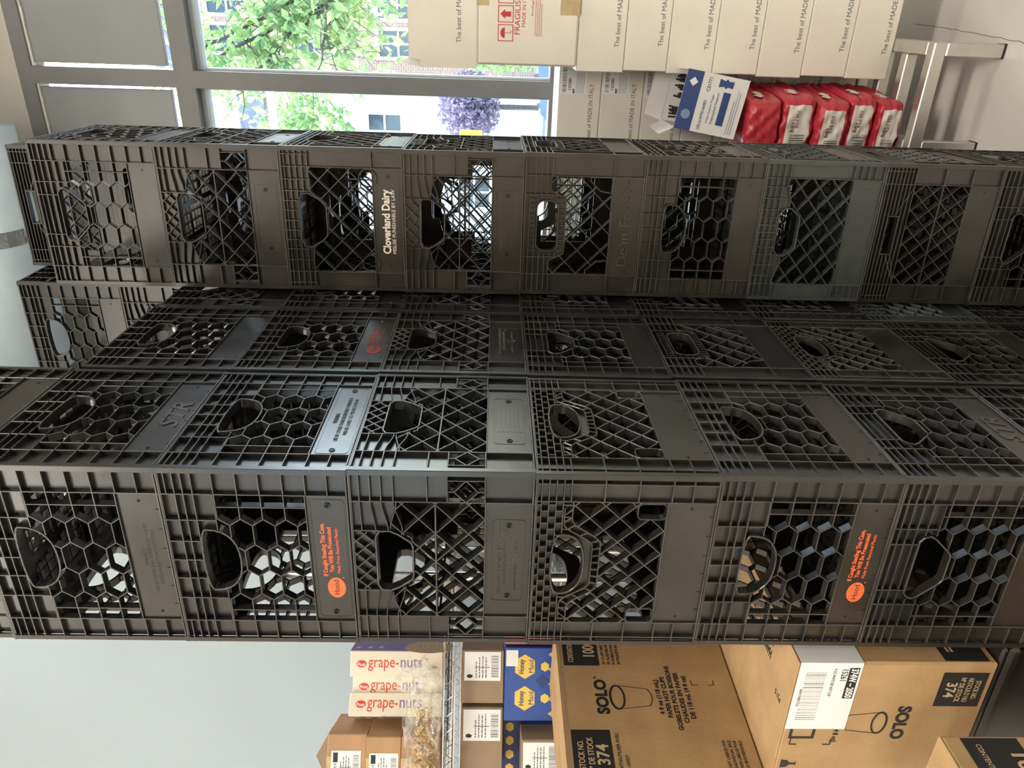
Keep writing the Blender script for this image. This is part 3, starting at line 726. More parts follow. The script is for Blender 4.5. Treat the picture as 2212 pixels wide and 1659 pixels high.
for i in range(5):
    hh = (bz[i+1]-bz[i])/2; dx = [0, .012, -.006, .004, -.012][i]
    r = empty('flour_bag', room(-.298+dx*.5, 2.535+[0, .01, -.008, .006, .0][i], bz[i]), -G-.07+[.0, .02, -.02, .015, -.02][i],
              f'crumpled red bag with white panel, {bn[i]} in the pile' if i < 4 else 'crumpled all-red paper bag, topmost in the pile on the rack', 'bag', 'red bags piled on the rack')
    mf = (lambda s_, a, b, i=i: BAGW if s_ == 0 and a < .86 and .12 <= b < .80 and i < 4 else RED)
    q = MB(); soft(q, .080, .168, hh*.99, RED, mf, seed=i+3, p=9, amp=.0026, n=22, cre=.55); q.build('paper_sack', r, smooth=True)
    if i < 4:
        def f(q, i=i):
            q.text("Bob's", -.020, hh*1.22, .013, MAROON, bold=.03, y=-.1735); q.text('Red Mill', -.006, hh*.98, .017, MAROON, bold=.04, y=-.1735, width=.050)
        printed(r, f)
        q = MB(); q.T = Matrix.Translation((0, -.1730, 0)); bars(q, -.066, hh*.5, .040, hh*.85, INK, n=18, seed=i, bg=False); q.build('barcode', r)
    q = MB(); q.T = Matrix.Translation((.0835, -.03, 0)) @ Matrix.Rotation(PI/2, 4, 'Z')
    q.prism([(-.09, hh*1.2), (-.06, hh*1.45), (-.045, hh*1.15), (-.02, hh*1.35), (.0, hh), (-.03, hh*.75), (-.05, hh*.95), (-.07, hh*.85)], -.0012, -.0004, BAGW); q.build('printed_crest', r)
# open blue and white carton of cutlery on the bags
r = empty('cutlery_carton', room(-.352, 2.375, .716), -G+.06, 'small open white and blue cutlery carton tilted on top of the red bags', 'carton')
r.rotation_euler = (math.radians(-3), math.radians(9), -G+.04)
CWT = mat('glossy_white_board', (.72, .71, .68), .4)
q = MB(); t_ = .003; W_, D_, H_ = .170, .26, .190
q.box(0, W_, 0, t_, 0, H_, CWT); q.box(0, W_, D_-t_, D_, 0, H_, CWT); q.box(0, t_, t_, D_-t_, 0, H_, CWT); q.box(W_-t_, W_, t_, D_-t_, 0, H_, CWT); q.box(t_, W_-t_, t_, D_-t_, 0, t_, CWT); q.build('carton_body', r)
printed(r, lambda q: q.rect(0, W_, .140, .190, NAVY), 'blue_band')
printed(r, lambda q: q.rect(.030, .125, .046, .068, NAVY), 'barcode_panel')
def f(q):
    q.text('CP5101WTRI14X9R3', .008, .112, .012, NAVY, bold=.02, width=.085); q.text('C21771', .118, .112, .013, NAVY, bold=.02, width=.04)
    q.text('White Medium Weight', .03, .094, .009, NAVY, bold=.01); q.text('Polypropylene Teaspoon', .03, .080, .009, NAVY, bold=.01)
    bars(q, .034, .050, .086, .014, NAVY, n=36, seed=5)
    lines(q, .01, .030, .14, 3, .007, NAVY, size=.0022)
printed(r, f)
printed(r, lambda q: q.prism([(.125, .165), (.138, .178), (.151, .165), (.138, .152)], -.0016, -.0008, PAPER), 'diamond_mark')
printed(r, lambda q: q.prism([(.045+.014*math.cos(2*PI*j/20), .165+.014*math.sin(2*PI*j/20)) for j in range(20)], -.0016, -.0008, mat('logo_blue', (.2, .28, .45), .5)), 'round_crest')
printed(r, lambda q: q.prism([(.138, .045), (.158, .045), (.156, .060), (.162, .066), (.156, .072), (.160, .088), (.136, .088), (.140, .072), (.134, .066), (.140, .060)], -.0009, -.0003, NAVY), 'figure_mark')
q = MB(); q.prism([(0, H_), (.01, H_+.06), (.16, H_+.055), (W_, H_)], D_-.004, D_-.001, CWT); q.build('raised_flap', r)
q = MB(); q.T = Matrix.Translation((0, 0, H_)) @ Matrix.Rotation(math.radians(-35), 4, 'Y'); q.box(-.0015, .0015, .005, D_-.005, 0, .045, CWT); q.build('side_flap', r)
rb = random.Random(2); q = MB()
for k in range(40): x_ = rb.uniform(.02, .15); y_ = rb.uniform(.02, .24); q.tube([(x_, y_, .1), (x_+rb.uniform(-.012, .012), y_+rb.uniform(-.012, .012), .17+rb.uniform(0, .012))], .003, INK, n=5)
sp_ = q.build('teaspoons', r); sp_['kind'] = 'stuff'; sp_['label'] = 'bunch of black plastic spoons'

# ================================================================== cup cartons at left
A1 = math.radians(63.5)
def cup(q, cx, cz, s, flip=False, m=INK):
    k = -1 if flip else 1
    def P(a, b): return (cx+k*a*s, cz+k*b*s)
    def ring(rx, rz, oz, t):
        pts = [(rx*math.cos(2*PI*i/36), oz+rz*math.sin(2*PI*i/36)) for i in range(37)]
        for a, b in zip(pts, pts[1:]): ln(a, b, t)
    def ln(a, b, t=.008):
        A, B = P(*a), P(*b); L = math.hypot(B[0]-A[0], B[1]-A[1]) or 1e-6; n_ = (-(B[1]-A[1])/L*t*s, (B[0]-A[0])/L*t*s)
        q.prism([(A[0]+n_[0], A[1]+n_[1]), (B[0]+n_[0], B[1]+n_[1]), (B[0]-n_[0], B[1]-n_[1]), (A[0]-n_[0], A[1]-n_[1])], -.0009, -.0003, m)
    ring(.40, .20, .42, .018); ring(.37, .175, .415, .007)
    ln((-.395, .38), (-.28, -.45), .006); ln((.395, .38), (.28, -.45), .006)
    pts = [(-.28+.56*i/14, -.45-.10*math.sin(PI*i/14)) for i in range(15)]
    for a, b in zip(pts, pts[1:]): ln(a, b, .008)
def solo_face(q, W_, H_, part=0):
    """front print; flip turns the whole layout upside down"""
    c = W_/2
    for x0, l1, l2, big in [[], [(.006, 'STOCK NO.', 'Nº DE STOCK', '374')], [(W_-.006-.112, 'CONTENTS/CONTENU', '', '1000 =')]][part]:
        q.rect(x0, x0+.112, H_-.092, H_-.014, INK)
        q.text(l1, x0+.056, H_-.036, .017, CARDE, align='CENTER', y=-.0009, width=.062 if l2 else .094, bold=.01)
        if l2: q.text(l2, x0+.056, H_-.055, .017, CARDE, align='CENTER', y=-.0009, width=.078, bold=.01)
        q.text(big, x0+.056, H_-.084, .034 if l2 else .036, CARDE, align='CENTER', y=-.0009, bold=.02, width=.046 if l2 else .07)
    if part: return
    q.text('SOLO', c, H_-.098, .034, INK, align='CENTER', bold=.045, width=.088); q.text('®', c+.046, H_-.08, .008, INK)
    cup(q, c-.002, H_-.151, .076)
    for i, (s_, w_) in enumerate((('4 fl oz (118 mL)', .088), ('PAPER HOT CUPS', .105), ('GOBELETS POUR BOISSONS', .165), ('CHAUDES EN PAPIER', .13), ('DE 118 mL (4 fl oz)', .11))):
        q.text(s_, c, H_-.212-i*.0155, .0135, INK, align='CENTER', bold=.03, width=w_)
    q.text('USE WITH/UTILISER AVEC:', .012, H_-.108, .010, INK, bold=.01, width=.10); q.text('LJ4R-0007', .012, H_-.122, .010, INK, width=.05)
    for i, s_ in enumerate(('50 CUPS PER SLEEVE', '20 SLEEVES PER CASE', '50 GOBELETS PAR PAQUET', '20 PAQUETS PAR CAISSE')): q.text(s_, W_-.115, H_-.105-i*.011, .009, INK, bold=.01, width=.09)
    for i, s_ in enumerate(('NOT LABELED FOR', 'INDIVIDUAL SALE', 'NON LABELLISE POUR', 'LA VENTE INDIVIDUELLE')): q.text(s_, .035, .060-i*.011, .009, INK, bold=.01, width=.06)
    for (x_, z_, a, b) in ((c+.03, H_-.285, 1, -1), (c+.03, .045, 1, 1)):
        q.rect(x_, x_+.013, z_, z_+.0015, INK); q.rect(x_, x_+.0015, min(z_, z_+b*.013), max(z_, z_+b*.013), INK)
def wood(r, W_, D_, H_):      # corrugated edge line along the top of the face
    q = MB()
    for i in range(4): q.box(.004, W_-.004, -.0006, .0006, H_-.0105+i*.0022, H_-.0098+i*.0022, CARDE)
    return q.build('corrugated_edge', r)
# upper case, its printed long side facing the crates
s1 = Vector((-.726, 1.414, 0)); dirx = Vector((math.cos(A1), math.sin(A1), 0)); o1 = s1-dirx*.035
W1, D1, H1 = .40, .195, .378
r = carton('cup_case', 'brown cup case with upright black print and a stock number panel, below the wire shelf', 'carton', (o1.x, o1.y, EYE-.538), A1, (W1, D1, H1), CARD, 'brown cases of paper cups', b=.004)
printed(r, lambda q: solo_face(q, W1, H1))
for k in (1, 2): printed(r, lambda q: solo_face(q, W1, H1, k), 'black_print_panel')
wood(r, W1, D1, H1)
# lower case, upside down, with a big white sticker folded round its corner
A2 = math.radians(-25.0); W2, D2, H2 = .305, .415, .350
c2 = Vector((-.467, 1.262, 0)); d2 = Vector((math.cos(A2), math.sin(A2), 0)); o2 = c2-d2*W2
zb2 = EYE-.538-H2-.0005
r = carton('cup_case', 'brown cup case standing upside down with a large white barcode sticker on its corner', 'carton', (o2.x, o2.y, zb2), A2, (W2, D2, H2), CARD, 'brown cases of paper cups', b=.004)
def f(q):
    c = W2-.1425
    for i, s_ in enumerate(('STOCK NO.', 'ARTICULO NO', 'Nº DE STOCK')): q.text(s_, W2-.060, .036+i*.014-.006, .013, CARDE, align='CENTER', flip=True, y=-.0009, width=[.044, .058, .058][i], bold=.012)
    q.text('374', W2-.060, .080, .026, CARDE, align='CENTER', flip=True, y=-.0011, bold=.02, width=.036)
    q.text('SOLO', c, .150, .032, INK, align='CENTER', flip=True, bold=.045, width=.082)
    cup(q, c, .206, .066, flip=True)
    q.text('118 mL (4 fl oz)', c-.012, .256, .013, INK, align='CENTER', flip=True, bold=.03, width=.075)
printed(r, f)
def frame_(q, a, b, c_, d_, t):
    q.prism([(a, c_), (b, c_), (b, c_+t), (a+t, c_+t), (a+t, d_-t), (b, d_-t), (b, d_), (a, d_)], -.0009, -.0003, INK)
printed(r, lambda q: frame_(q, .122, .150, H2-.060, H2-.014, .005), 'barcode_frame')
printed(r, lambda q: q.prism([(.108, H2-.020), (.121, H2-.020), (.121, H2-.018), (.106, H2-.018), (.106, H2-.032), (.108, H2-.032)], -.0009, -.0003, INK), 'corner_mark')
printed(r, lambda q: q.prism([(.108, H2-.092), (.121, H2-.092), (.121, H2-.094), (.106, H2-.094), (.106, H2-.080), (.108, H2-.080)], -.0009, -.0003, INK), 'corner_mark')
printed(r, lambda q: q.prism([(.046, H2-.012), (.066, H2-.012), (.064, H2-.024), (.058, H2-.028), (.058, H2-.038), (.062, H2-.040), (.050, H2-.040), (.054, H2-.038), (.054, H2-.028), (.048, H2-.024)], -.0009, -.0003, INK), 'glass_symbol')
printed(r, lambda q: q.rect(W2-.100, W2-.020, H2-.338, H2-.258, INK), 'black_print_panel')
def f(q):
    q.rect(W2-.158, W2+.0006, H2-.112, H2-.003, PAPER, y=-.0008)
    bars(q, W2-.135, H2-.052, .115, .036, INK, n=62, seed=11, bg=False)
    q.rect(W2-.082, W2-.010, H2-.108, H2-.090, INK, y=-.0009); q.text('374W – 2050', W2-.012, H2-.094, .017, PAPER, flip=True, bold=.03, width=.068, y=-.0014)
    q.text('15261', W2-.012, H2-.078, .015, INK, flip=True, bold=.01, width=.028, y=-.0013)
    q.text('4 OZ WHITE SSP HOT CUP', W2-.012, H2-.063, .008, INK, flip=True, width=.065, y=-.0013)
    q.text('50041790871526', W2-.060, H2-.012, .006, INK, flip=True, y=-.0013)
    q.T = Matrix.Translation((W2, 0, 0)) @ Matrix.Rotation(PI/2, 4, 'Z')
    q.rect(-.0006, .10, H2-.112, H2-.003, PAPER, y=-.0008)
    for i in range(8): q.rect(.045, .085, H2-.020-i*.008-.003*(i % 2), H2-.018-i*.008, INK, y=-.0013)
printed(r, f, 'barcode_sticker', label='large white sticker folded round the corner')
def f(q):
    q.rect(.006, .118, .014, .092, INK); q.text('1000 =', .062, .085, .034, CARDE, align='CENTER', flip=True, y=-.0009, bold=.02, width=.07)
    for i, s_ in enumerate(('PER SLEEVE', 'PER CASE', 'POR BOLSA', 'POR CAJA')): q.text(s_, .115, .104+i*.012, .010, INK, flip=True, bold=.015, width=.05)
printed(r, f, T=Matrix.Translation((W2, 0, 0)) @ Matrix.Rotation(PI/2, 4, 'Z'))
def f(q):        # print on the top, read from the side
    for i, s_ in enumerate(('HANDLE WITH CARE', 'MANEJESE CON CUIDADO')): q.text(s_, .10, .075-i*.028, .026, INK, bold=.03, width=.15)
    q.text('PJ15', .03, .12, .016, INK)
printed(r, f, T=Matrix.Translation((W2, 0, H2)) @ Matrix.Rotation(PI/2, 4, 'Z') @ Matrix.Rotation(-PI/2, 4, 'X'))
# neighbour that carries the rear half of the upper case
o4 = c2-d2*(W2*2+.004)
r = carton('cup_case', 'plain brown cup case at the left edge, under the upright printed case', 'carton', (o4.x, o4.y, zb2), A2, (W2, .25, H2), CARD, 'brown cases of paper cups', b=.004)
# nearest case at the lower left edge
W3, D3, H3 = .40, .28, .378
c3 = Vector((-.537, 1.15, 0)); o3 = c3-dirx*W3; z3 = EYE-.713-H3
r = carton('cup_case', 'brown cup case nearest the camera at the lower left corner, partly out of view', 'carton', (o3.x, o3.y, z3), A1, (W3, D3, H3), CARD, 'brown cases of paper cups', b=.004)
def f(q):
    q.rect(W3-.118, W3-.006, H3-.120, H3-.030, INK); q.text('1000', W3-.062, H3-.095, .036, CARDE, align='CENTER', flip=True, y=-.0009, bold=.02, width=.07)
    q.text('CONTENTS/CONTENU', W3-.062, H3-.048, .012, CARDE, align='CENTER', flip=True, y=-.0009, width=.09)
    for i in range(4): q.text('50 CUPS PER SLEEVE', W3-.012, H3-.135-i*.012, .010, INK, flip=True, bold=.01, width=.09)
printed(r, f)
r = carton('cup_case', 'lowest brown cup case on the floor, carrying the nearest case', 'carton', (o3.x, o3.y, 0), A1, (W3, D3, z3-.0005), CARD, 'brown cases of paper cups', b=.004)
# black tote under the sticker case, and one beside it
def tote(org, ang, W_, D_, H_, label):
    r = empty('storage_tote', org, ang, label, 'tote')
    TM = PL['black']; q = MB(); t_ = .004
    q.bbox(.012, W_-.012, .012, D_-.012, 0, .012, TM, .003)
    for (a, b, c, d_) in ((.012, W_-.012, .012, .016), (.012, W_-.012, D_-.016, D_-.012), (.012, .016, .016, D_-.016), (W_-.016, W_-.012, .016, D_-.016)): q.box(a, b, c, d_, .012, H_-.02, TM)
    q.build('tub', r)
    q = MB()
    for (a, b, c, d_) in ((0, W_, 0, .02), (0, W_, D_-.02, D_), (0, .02, .02, D_-.02), (W_-.02, W_, .02, D_-.02)): q.bbox(a, b, c, d_, H_-.032, H_-.012, TM, .006)
    q.build('rolled_rim', r)
    q = MB(); q.bbox(.004, W_-.004, .004, D_-.004, H_-.012, H_, TM, .004); q.build('lid', r)
    for s_ in (0, 1):
        x_ = W_-.002 if s_ else -.014
        q = MB(); q.bbox(x_, x_+.016, D_*.3, D_*.7, H_-.075, H_-.035, TM, .006); q.build('grip', r)
tote((o2.x-d2.x*.001, o2.y-d2.y*.001, 0), A2, W2+.034, .44, zb2-.0005, 'black plastic tote with a rolled rim on the floor under the sticker case')
tote((o4.x, o4.y, 0), A2, W2-.003, .245, zb2-.0005, 'black plastic tote at the far left, under the plain case')

# ------------------------------------------------------------------ wire shelving
SY = 1.845; SA = math.radians(4)
sh = empty('wire_shelving', (-1.50, SY-.052, 0), SA, 'chrome wire shelving unit against the white wall, holding groceries', 'shelving')
SW, SD = 1.02, .46
for i, (x_, y_) in enumerate(((0, 0), (SW, 0), (0, SD), (SW, SD))):
    q = MB(); q.tube([(x_, y_, .0), (x_, y_, 1.95)], .0127, CHROME, n=12); ps = q.build('post', sh, smooth=True)
    q = MB(); q.tube([(x_, y_, 1.95), (x_, y_, 1.958)], .0145, INK, n=12); q.build('post_cap', ps)
def wire_shelf(z):
    q = MB()
    for y_ in (0, SD):
        q.tube([(0, y_, z), (SW, y_, z)], .0032, CHROME, n=6); q.tube([(0, y_, z-.026), (SW, y_, z-.026)], .0032, CHROME, n=6)
        n = int(SW/.019)
        q.tube([(i*SW/n, y_, z-.0005 if i % 2 else z-.0255) for i in range(n+1)], .0018, CHROME, n=5)
    for x_ in (0, SW):
        q.tube([(x_, 0, z), (x_, SD, z)], .0032, CHROME, n=6); q.tube([(x_, 0, z-.026), (x_, SD, z-.026)], .0032, CHROME, n=6)
        q.tube([(x_, i*SD/24, z if i % 2 else z-.026) for i in range(25)], .0018, CHROME, n=5)
    for i in range(1, 44): q.tube([(i*SW/44, 0, z+.001), (i*SW/44, SD, z+.001)], .0015, CHROME, n=5)
    for y_ in (.15, .31): q.tube([(0, y_, z-.004), (SW, y_, z-.004)], .003, CHROME, n=6)
    q.build('wire_shelf', sh)
Z1, Z2 = EYE+.100, EYE-.188
for z_ in (Z1, Z2, Z2-.45, .12): wire_shelf(z_)
zt1, zt2 = Z1+.0035, Z2+.0035
PURPLE = mat('purple_print', (.20, .13, .36), .5); POSTRED = mat('logo_red', (.62, .05, .03), .5)
def cereal(x, y, ang, W_, D_, H_, label, right_purple=True, z=zt1):
    r = empty('cereal_box', (x, y, z), ang, label, 'box', 'cream cereal boxes on the upper shelf')
    q = MB(); q.bbox(0, W_, 0, D_, 0, H_, CREAM, .0015); q.build('carton_body', r)
    def f(q):
        q.T = Matrix.Translation((W_/2, 0, H_)) @ Matrix.Rotation(PI/2, 4, 'Y')     # text runs down the spine
        q.prism([(.028+.012*math.cos(2*PI*j/24), .0+.0085*math.sin(2*PI*j/24)) for j in range(24)], -.0009, -.0003, POSTRED)
        q.text('Post', .028, -.0045, .011, PAPER, align='CENTER', bold=.02, y=-.001)
        q.text('grape-', .044, -.008, .040, POSTRED, width=.075, bold=-.004); q.text('nuts', .122, -.008, .040, PURPLE, width=.055, bold=-.004)
    printed(r, f)
    if right_purple:
        def f(q):
            q.T = Matrix.Translation((W_, 0, 0)) @ Matrix.Rotation(PI/2, 4, 'Z')
            q.rect(0, D_, 0, H_, PURPLE)
            q.prism([(.03+.05*math.cos(2*PI*j/20), H_-.19+.06*math.sin(2*PI*j/20)) for j in range(20)], -.0014, -.0008, mat('cereal_picture', (.50, .36, .20), .7, var=.4, scale=220))
            for k, s_ in enumerate(('6g', '3g', '52g')): q.text(s_, .02, H_-.02-k*.028, .014, PAPER, bold=.02, y=-.0012)
        printed(r, f, 'printed_panel')
    def f(q):
        q.T = Matrix.Rotation(-PI/2, 4, 'Z') @ Matrix.Translation((-D_, 0, 0))
        q.text('nuts', .05, H_-.035, .026, PURPLE); q.text('52g', .05, H_-.062, .016, INK, bold=.02); lines(q, .03, H_-.085, .10, 8, .006, GREYINK, seed=2, size=.002)
    printed(r, f, 'nutrition_panel')
    return r
cereal(-.729, 1.85, SA, .063, .17, .228, 'cream cereal box with a purple side, nearest the crates on the upper shelf')
cereal(-.788, 1.875, SA, .05, .17, .225, 'cream cereal box squeezed in shadow between the two lettered cereal boxes', False)
cereal(-.822, 1.842, SA+math.radians(24), .054, .11, .229, 'cream cereal box turned so that its nutrition panel shows', False)
def small_carton(x, y, z, W_, D_, H_, label, m, grp, ang=SA, sticker=None, tape=True, cat='carton'):
    r = empty('small_carton', (x, y, z), ang, label, cat, grp)
    q = MB(); q.bbox(0, W_, 0, D_, 0, H_, m, .002); q.build('carton_body', r)
    if tape:
        q = MB(); q.box(W_*.30, W_*.30+.045, -.0006, D_*.5, H_-.0004, H_+.0005, TAPE); q.box(W_*.30, W_*.30+.045, -.0007, 0, H_*.72, H_, TAPE); q.build('packing_tape', r)
    if sticker:
        def f(q):
            a, b, c, d_ = sticker
            q.rect(a, b, c, d_, PAPER, y=-.0007)
            w_, h_ = b-a, d_-c
            bars(q, a+w_*.12, c+h_*.06, w_*.76, h_*.2, INK, n=34, seed=int(x*1000) % 97, bg=False)
            if m is TB: q.text('MC309919', a+w_*.08, c+h_*.80, h_*.16, INK, bold=.02, width=w_*.5, y=-.0013)
            if m is TB: q.rect(a+w_*.62, a+w_*.94, c+h_*.78, c+h_*.94, INK, y=-.0009)
            else: q.prism([(a+w_*(.16+.07*math.cos(j)), c+h_*(.85+.09*math.sin(j))) for j in range(6)], -.0014, -.0008, INK)
            lines(q, a+w_*.1, c+h_*.66, w_*.8, 4, h_*.09, GREYINK, seed=4, size=h_*.045, y=-.0011)
            for e in ((a+w_*.45, a+w_*.47, c+h_*.3, c+h_*.72),): q.rect(*e, GREYINK, y=-.0011)
        printed(r, f, 'shipping_sticker', label='white sticker with small print and a barcode')
    return r
TB = mat('tan_carton', (.42, .25, .13), .7, var=.08, scale=18)
small_carton(-.992, 1.80, zt1, .135, .16, .0935, 'tan carton at the bottom of three behind the cereal bag', TB, 'tan cartons on the upper shelf')
small_carton(-.990, 1.80, zt1+.094, .133, .16, .083, 'tan carton with a sticker, middle one of three above the cereal bag', TB, 'tan cartons on the upper shelf', sticker=(.030, .095, .006, .076))
r = small_carton(-.994, 1.805, zt1+.1775, .138, .16, .096, 'tan carton with a sticker and a raised peak, topmost on the upper shelf', TB, 'tan cartons on the upper shelf', ang=SA+.06, sticker=(.030, .10, .014, .085))
q = MB(); q.T = Matrix.Translation((0, 0, .096)); q.prism([(0, 0), (.07, .036), (.138, 0)], .05, .054, BROWN); q.build('raised_flap', r)
# lower shelf
small_carton(-.793, 1.852, zt2+.1365, .129, .12, .106, 'small brown carton with a barcode sticker, nearest the crates on the lower shelf', BROWN, 'brown cartons on the lower shelf', sticker=(.055, .125, .008, .098), tape=False)
small_carton(-.958, 1.842, zt2+.1365, .155, .12, .104, 'small brown carton with a barcode sticker, above the navy cracker box', BROWN, 'brown cartons on the lower shelf', sticker=(.075, .150, .006, .098), tape=False)
HB = mat('blue_packet', (.03, .085, .36), .3, coat=.3); HN = mat('navy_packet', (.02, .035, .16), .35); YL = mat('honey_yellow', (.80, .55, .10), .5); CRK = mat('cracker_picture', (.62, .40, .22), .7, var=.2, scale=120)
def hexa(q, cx, cz, s, m, y=-.0004):
    q.prism([(cx+s*math.cos(PI/3*i), cz+s*.95*math.sin(PI/3*i)) for i in range(6)], y-.0005, y, m)
def cracker(x, y, z, ang, W_, D_, H_, label, face, front):
    r = empty('cracker_box', (x, y, z), ang, label, 'box', 'blue cracker boxes on the lower shelf')
    q = MB(); q.bbox(0, W_, 0, D_, 0, H_, face, .0015); q.build('carton_body', r)
    def f(q):
        if front:
            for cx in (.055, .132):
                hexa(q, cx, H_*.62, .030, YL); q.text('Honey', cx, H_*.64, .018, HN, align='CENTER', bold=.02, y=-.0010, width=.036); q.text('Maid', cx, H_*.46, .018, HN, align='CENTER', bold=.02, y=-.0010, width=.032)
                hexa(q, cx, H_*.25, .012, YL)
            for k in range(5): x_ = .018+k*.036; q.prism([(x_-.018, .001), (x_+.018, .001), (x_, .026)], -.0012, -.0004, CRK)
            q.prism([(.078, H_*.30), (.098, H_*.42), (.112, H_*.30), (.098, H_*.18)], -.0011, -.0004, NAVY)
            q.rect(W_-.045, W_-.006, H_-.034, H_-.004, PAPER, y=-.0012); bars(q, W_-.040, H_-.020, .028, .013, INK, n=14, seed=2, bg=False)
        else:
            for k in range(4): hexa(q, .022+k*.034, H_-.018, .012, YL)
    printed(r, f, 'printed_panel')
cracker(-.836, 1.852, zt2, SA, .178, .20, .135, 'blue cracker box lying with honey yellow hexagons toward the room', HB, True)
cracker(-1.000, 1.900, zt2, SA, .160, .16, .135, 'navy cracker box edge with a row of small yellow hexagons', HN, False)
small_carton(-.985, 1.79, zt2, .128, .10, .092, 'brown carton with a sticker, standing in front of the navy cracker box', BROWN, 'brown cartons on the lower shelf', sticker=(.055, .122, .004, .088), tape=False)
PK = mat('pink_packet', (.75, .28, .32), .5)
q = MB(); q.bbox(0, .03, 0, .10, 0, .135, PK, .004); o = q.build('pink_packet'); o.location = (-.655, 1.875, zt2); o.rotation_euler = (0, 0, SA); tag(o, 'pink packet squeezed beside the blue cracker box', 'packet')
# clear bag of granola lying along the shelf edge
def cling():
    m = bpy.data.materials.new('clear_plastic_film'); m.use_nodes = True; t = m.node_tree; t.nodes.clear()
    o = t.nodes.new('ShaderNodeOutputMaterial'); mx_ = t.nodes.new('ShaderNodeMixShader'); tr = t.nodes.new('ShaderNodeBsdfTransparent'); gl = t.nodes.new('ShaderNodeBsdfPrincipled')
    gl.inputs['Base Color'].default_value = (.85, .83, .78, 1); gl.inputs['Roughness'].default_value = .12; gl.inputs['Coat Weight'].default_value = 1
    n = t.nodes.new('ShaderNodeTexNoise'); n.inputs['Scale'].default_value = 32; n.inputs['Distortion'].default_value = 2; tc = t.nodes.new('ShaderNodeTexCoord'); t.links.new(tc.outputs['Object'], n.inputs[0])
    bm = t.nodes.new('ShaderNodeBump'); bm.inputs['Strength'].default_value = .9; bm.inputs['Distance'].default_value = .01; t.links.new(n.outputs[0], bm.inputs['Height']); t.links.new(bm.outputs[0], gl.inputs['Normal'])
    rp = t.nodes.new('ShaderNodeMapRange'); rp.inputs['From Min'].default_value = .4; rp.inputs['From Max'].default_value = .75; rp.inputs['To Min'].default_value = .05; rp.inputs['To Max'].default_value = .50; t.links.new(n.outputs[0], rp.inputs[0])
    t.links.new(rp.outputs[0], mx_.inputs[0]); t.links.new(tr.outputs[0], mx_.inputs[1]); t.links.new(gl.outputs[0], mx_.inputs[2]); t.links.new(mx_.outputs[0], o.inputs[0]); return m
CL = cling()
bg_ = empty('granola_bag', (-.865, 1.775, zt1), SA, 'clear crinkled plastic bag of golden granola lying in front of the cereal boxes', 'bag')
q = MB(); soft(q, .205, .028, .040, CL, None, n=18, p=3.2, amp=.009, seed=5); q.build('plastic_film', bg_, smooth=True)
GR = mat('golden_granola', (.66, .44, .14), .8, var=.4, scale=150)
q = MB(); rg = random.Random(4)
for i in range(1300):
    x_ = -abs(rg.gauss(0, .09)) if i % 6 else rg.uniform(0, .09)
    x_ = max(-.185, x_); a_ = rg.uniform(0, 2*PI); rr = math.sqrt(rg.random()); k_ = max(.2, 1-(x_/.2)**2)
    yy = .021*rr*math.cos(a_)*k_; zz = .038+.026*rr*math.sin(a_)*k_; s_ = rg.uniform(.003, .006)
    v = [(x_+rg.uniform(-1, 1)*s_, yy+rg.uniform(-1, 1)*s_, zz+rg.uniform(-1, 1)*s_) for _ in range(4)]
    q.add(v, [(0, 1, 2), (0, 2, 3), (0, 3, 1), (1, 3, 2)], GR)
g_ = q.build('granola', bg_); g_['kind'] = 'stuff'
b2 = empty('film_bundle', (-.705, 1.775, zt1), SA, 'knotted clear plastic bag end beside the shelf edge', 'bag')
q = MB(); soft(q, .035, .022, .052, CL, None, n=12, p=2.4, amp=.006, seed=8); q.build('plastic_film', b2, smooth=True)

# ================================================================== outside
def ob(name, mb_, label=None, cat=None, kind=None, parent=None):
    o = mb_.build(name, parent)
    if parent is None: o.rotation_euler = (0, 0, -G)
    tag(o, label, cat, None, kind); return o
q = MB(); q.box(-40, 40, WY+.2, 60, -.2, -.08, mat('asphalt', (.30, .30, .31), .9, var=.08, scale=1)); ob('ground', q, kind='structure')
def brick_mat(name, c1, c2, mortar):
    m = bpy.data.materials.new(name); m.use_nodes = True; t = m.node_tree; b = t.nodes['Principled BSDF']; b.inputs['Roughness'].default_value = .9
    tc = t.nodes.new('ShaderNodeTexCoord'); mp = t.nodes.new('ShaderNodeMapping'); mp.inputs['Rotation'].default_value = (PI/2, 0, 0); br = t.nodes.new('ShaderNodeTexBrick')
    br.inputs['Scale'].default_value = 3.2; br.inputs['Color1'].default_value = (*c1, 1); br.inputs['Color2'].default_value = (*c2, 1); br.inputs['Mortar'].default_value = (*mortar, 1)
    t.links.new(tc.outputs['Object'], mp.inputs[0]); t.links.new(mp.outputs[0], br.inputs[0]); t.links.new(br.outputs[0], b.inputs['Base Color']); return m
BR = brick_mat('red_brick', (.50, .30, .21), (.44, .25, .17), (.60, .52, .46)); SID = mat('cream_siding', (.62, .58, .50), .8, var=.04, scale=2)
WFR = mat('white_window_trim', (.8, .8, .78), .5); DG = mat('dark_window_glass', (.05, .06, .07), .1)
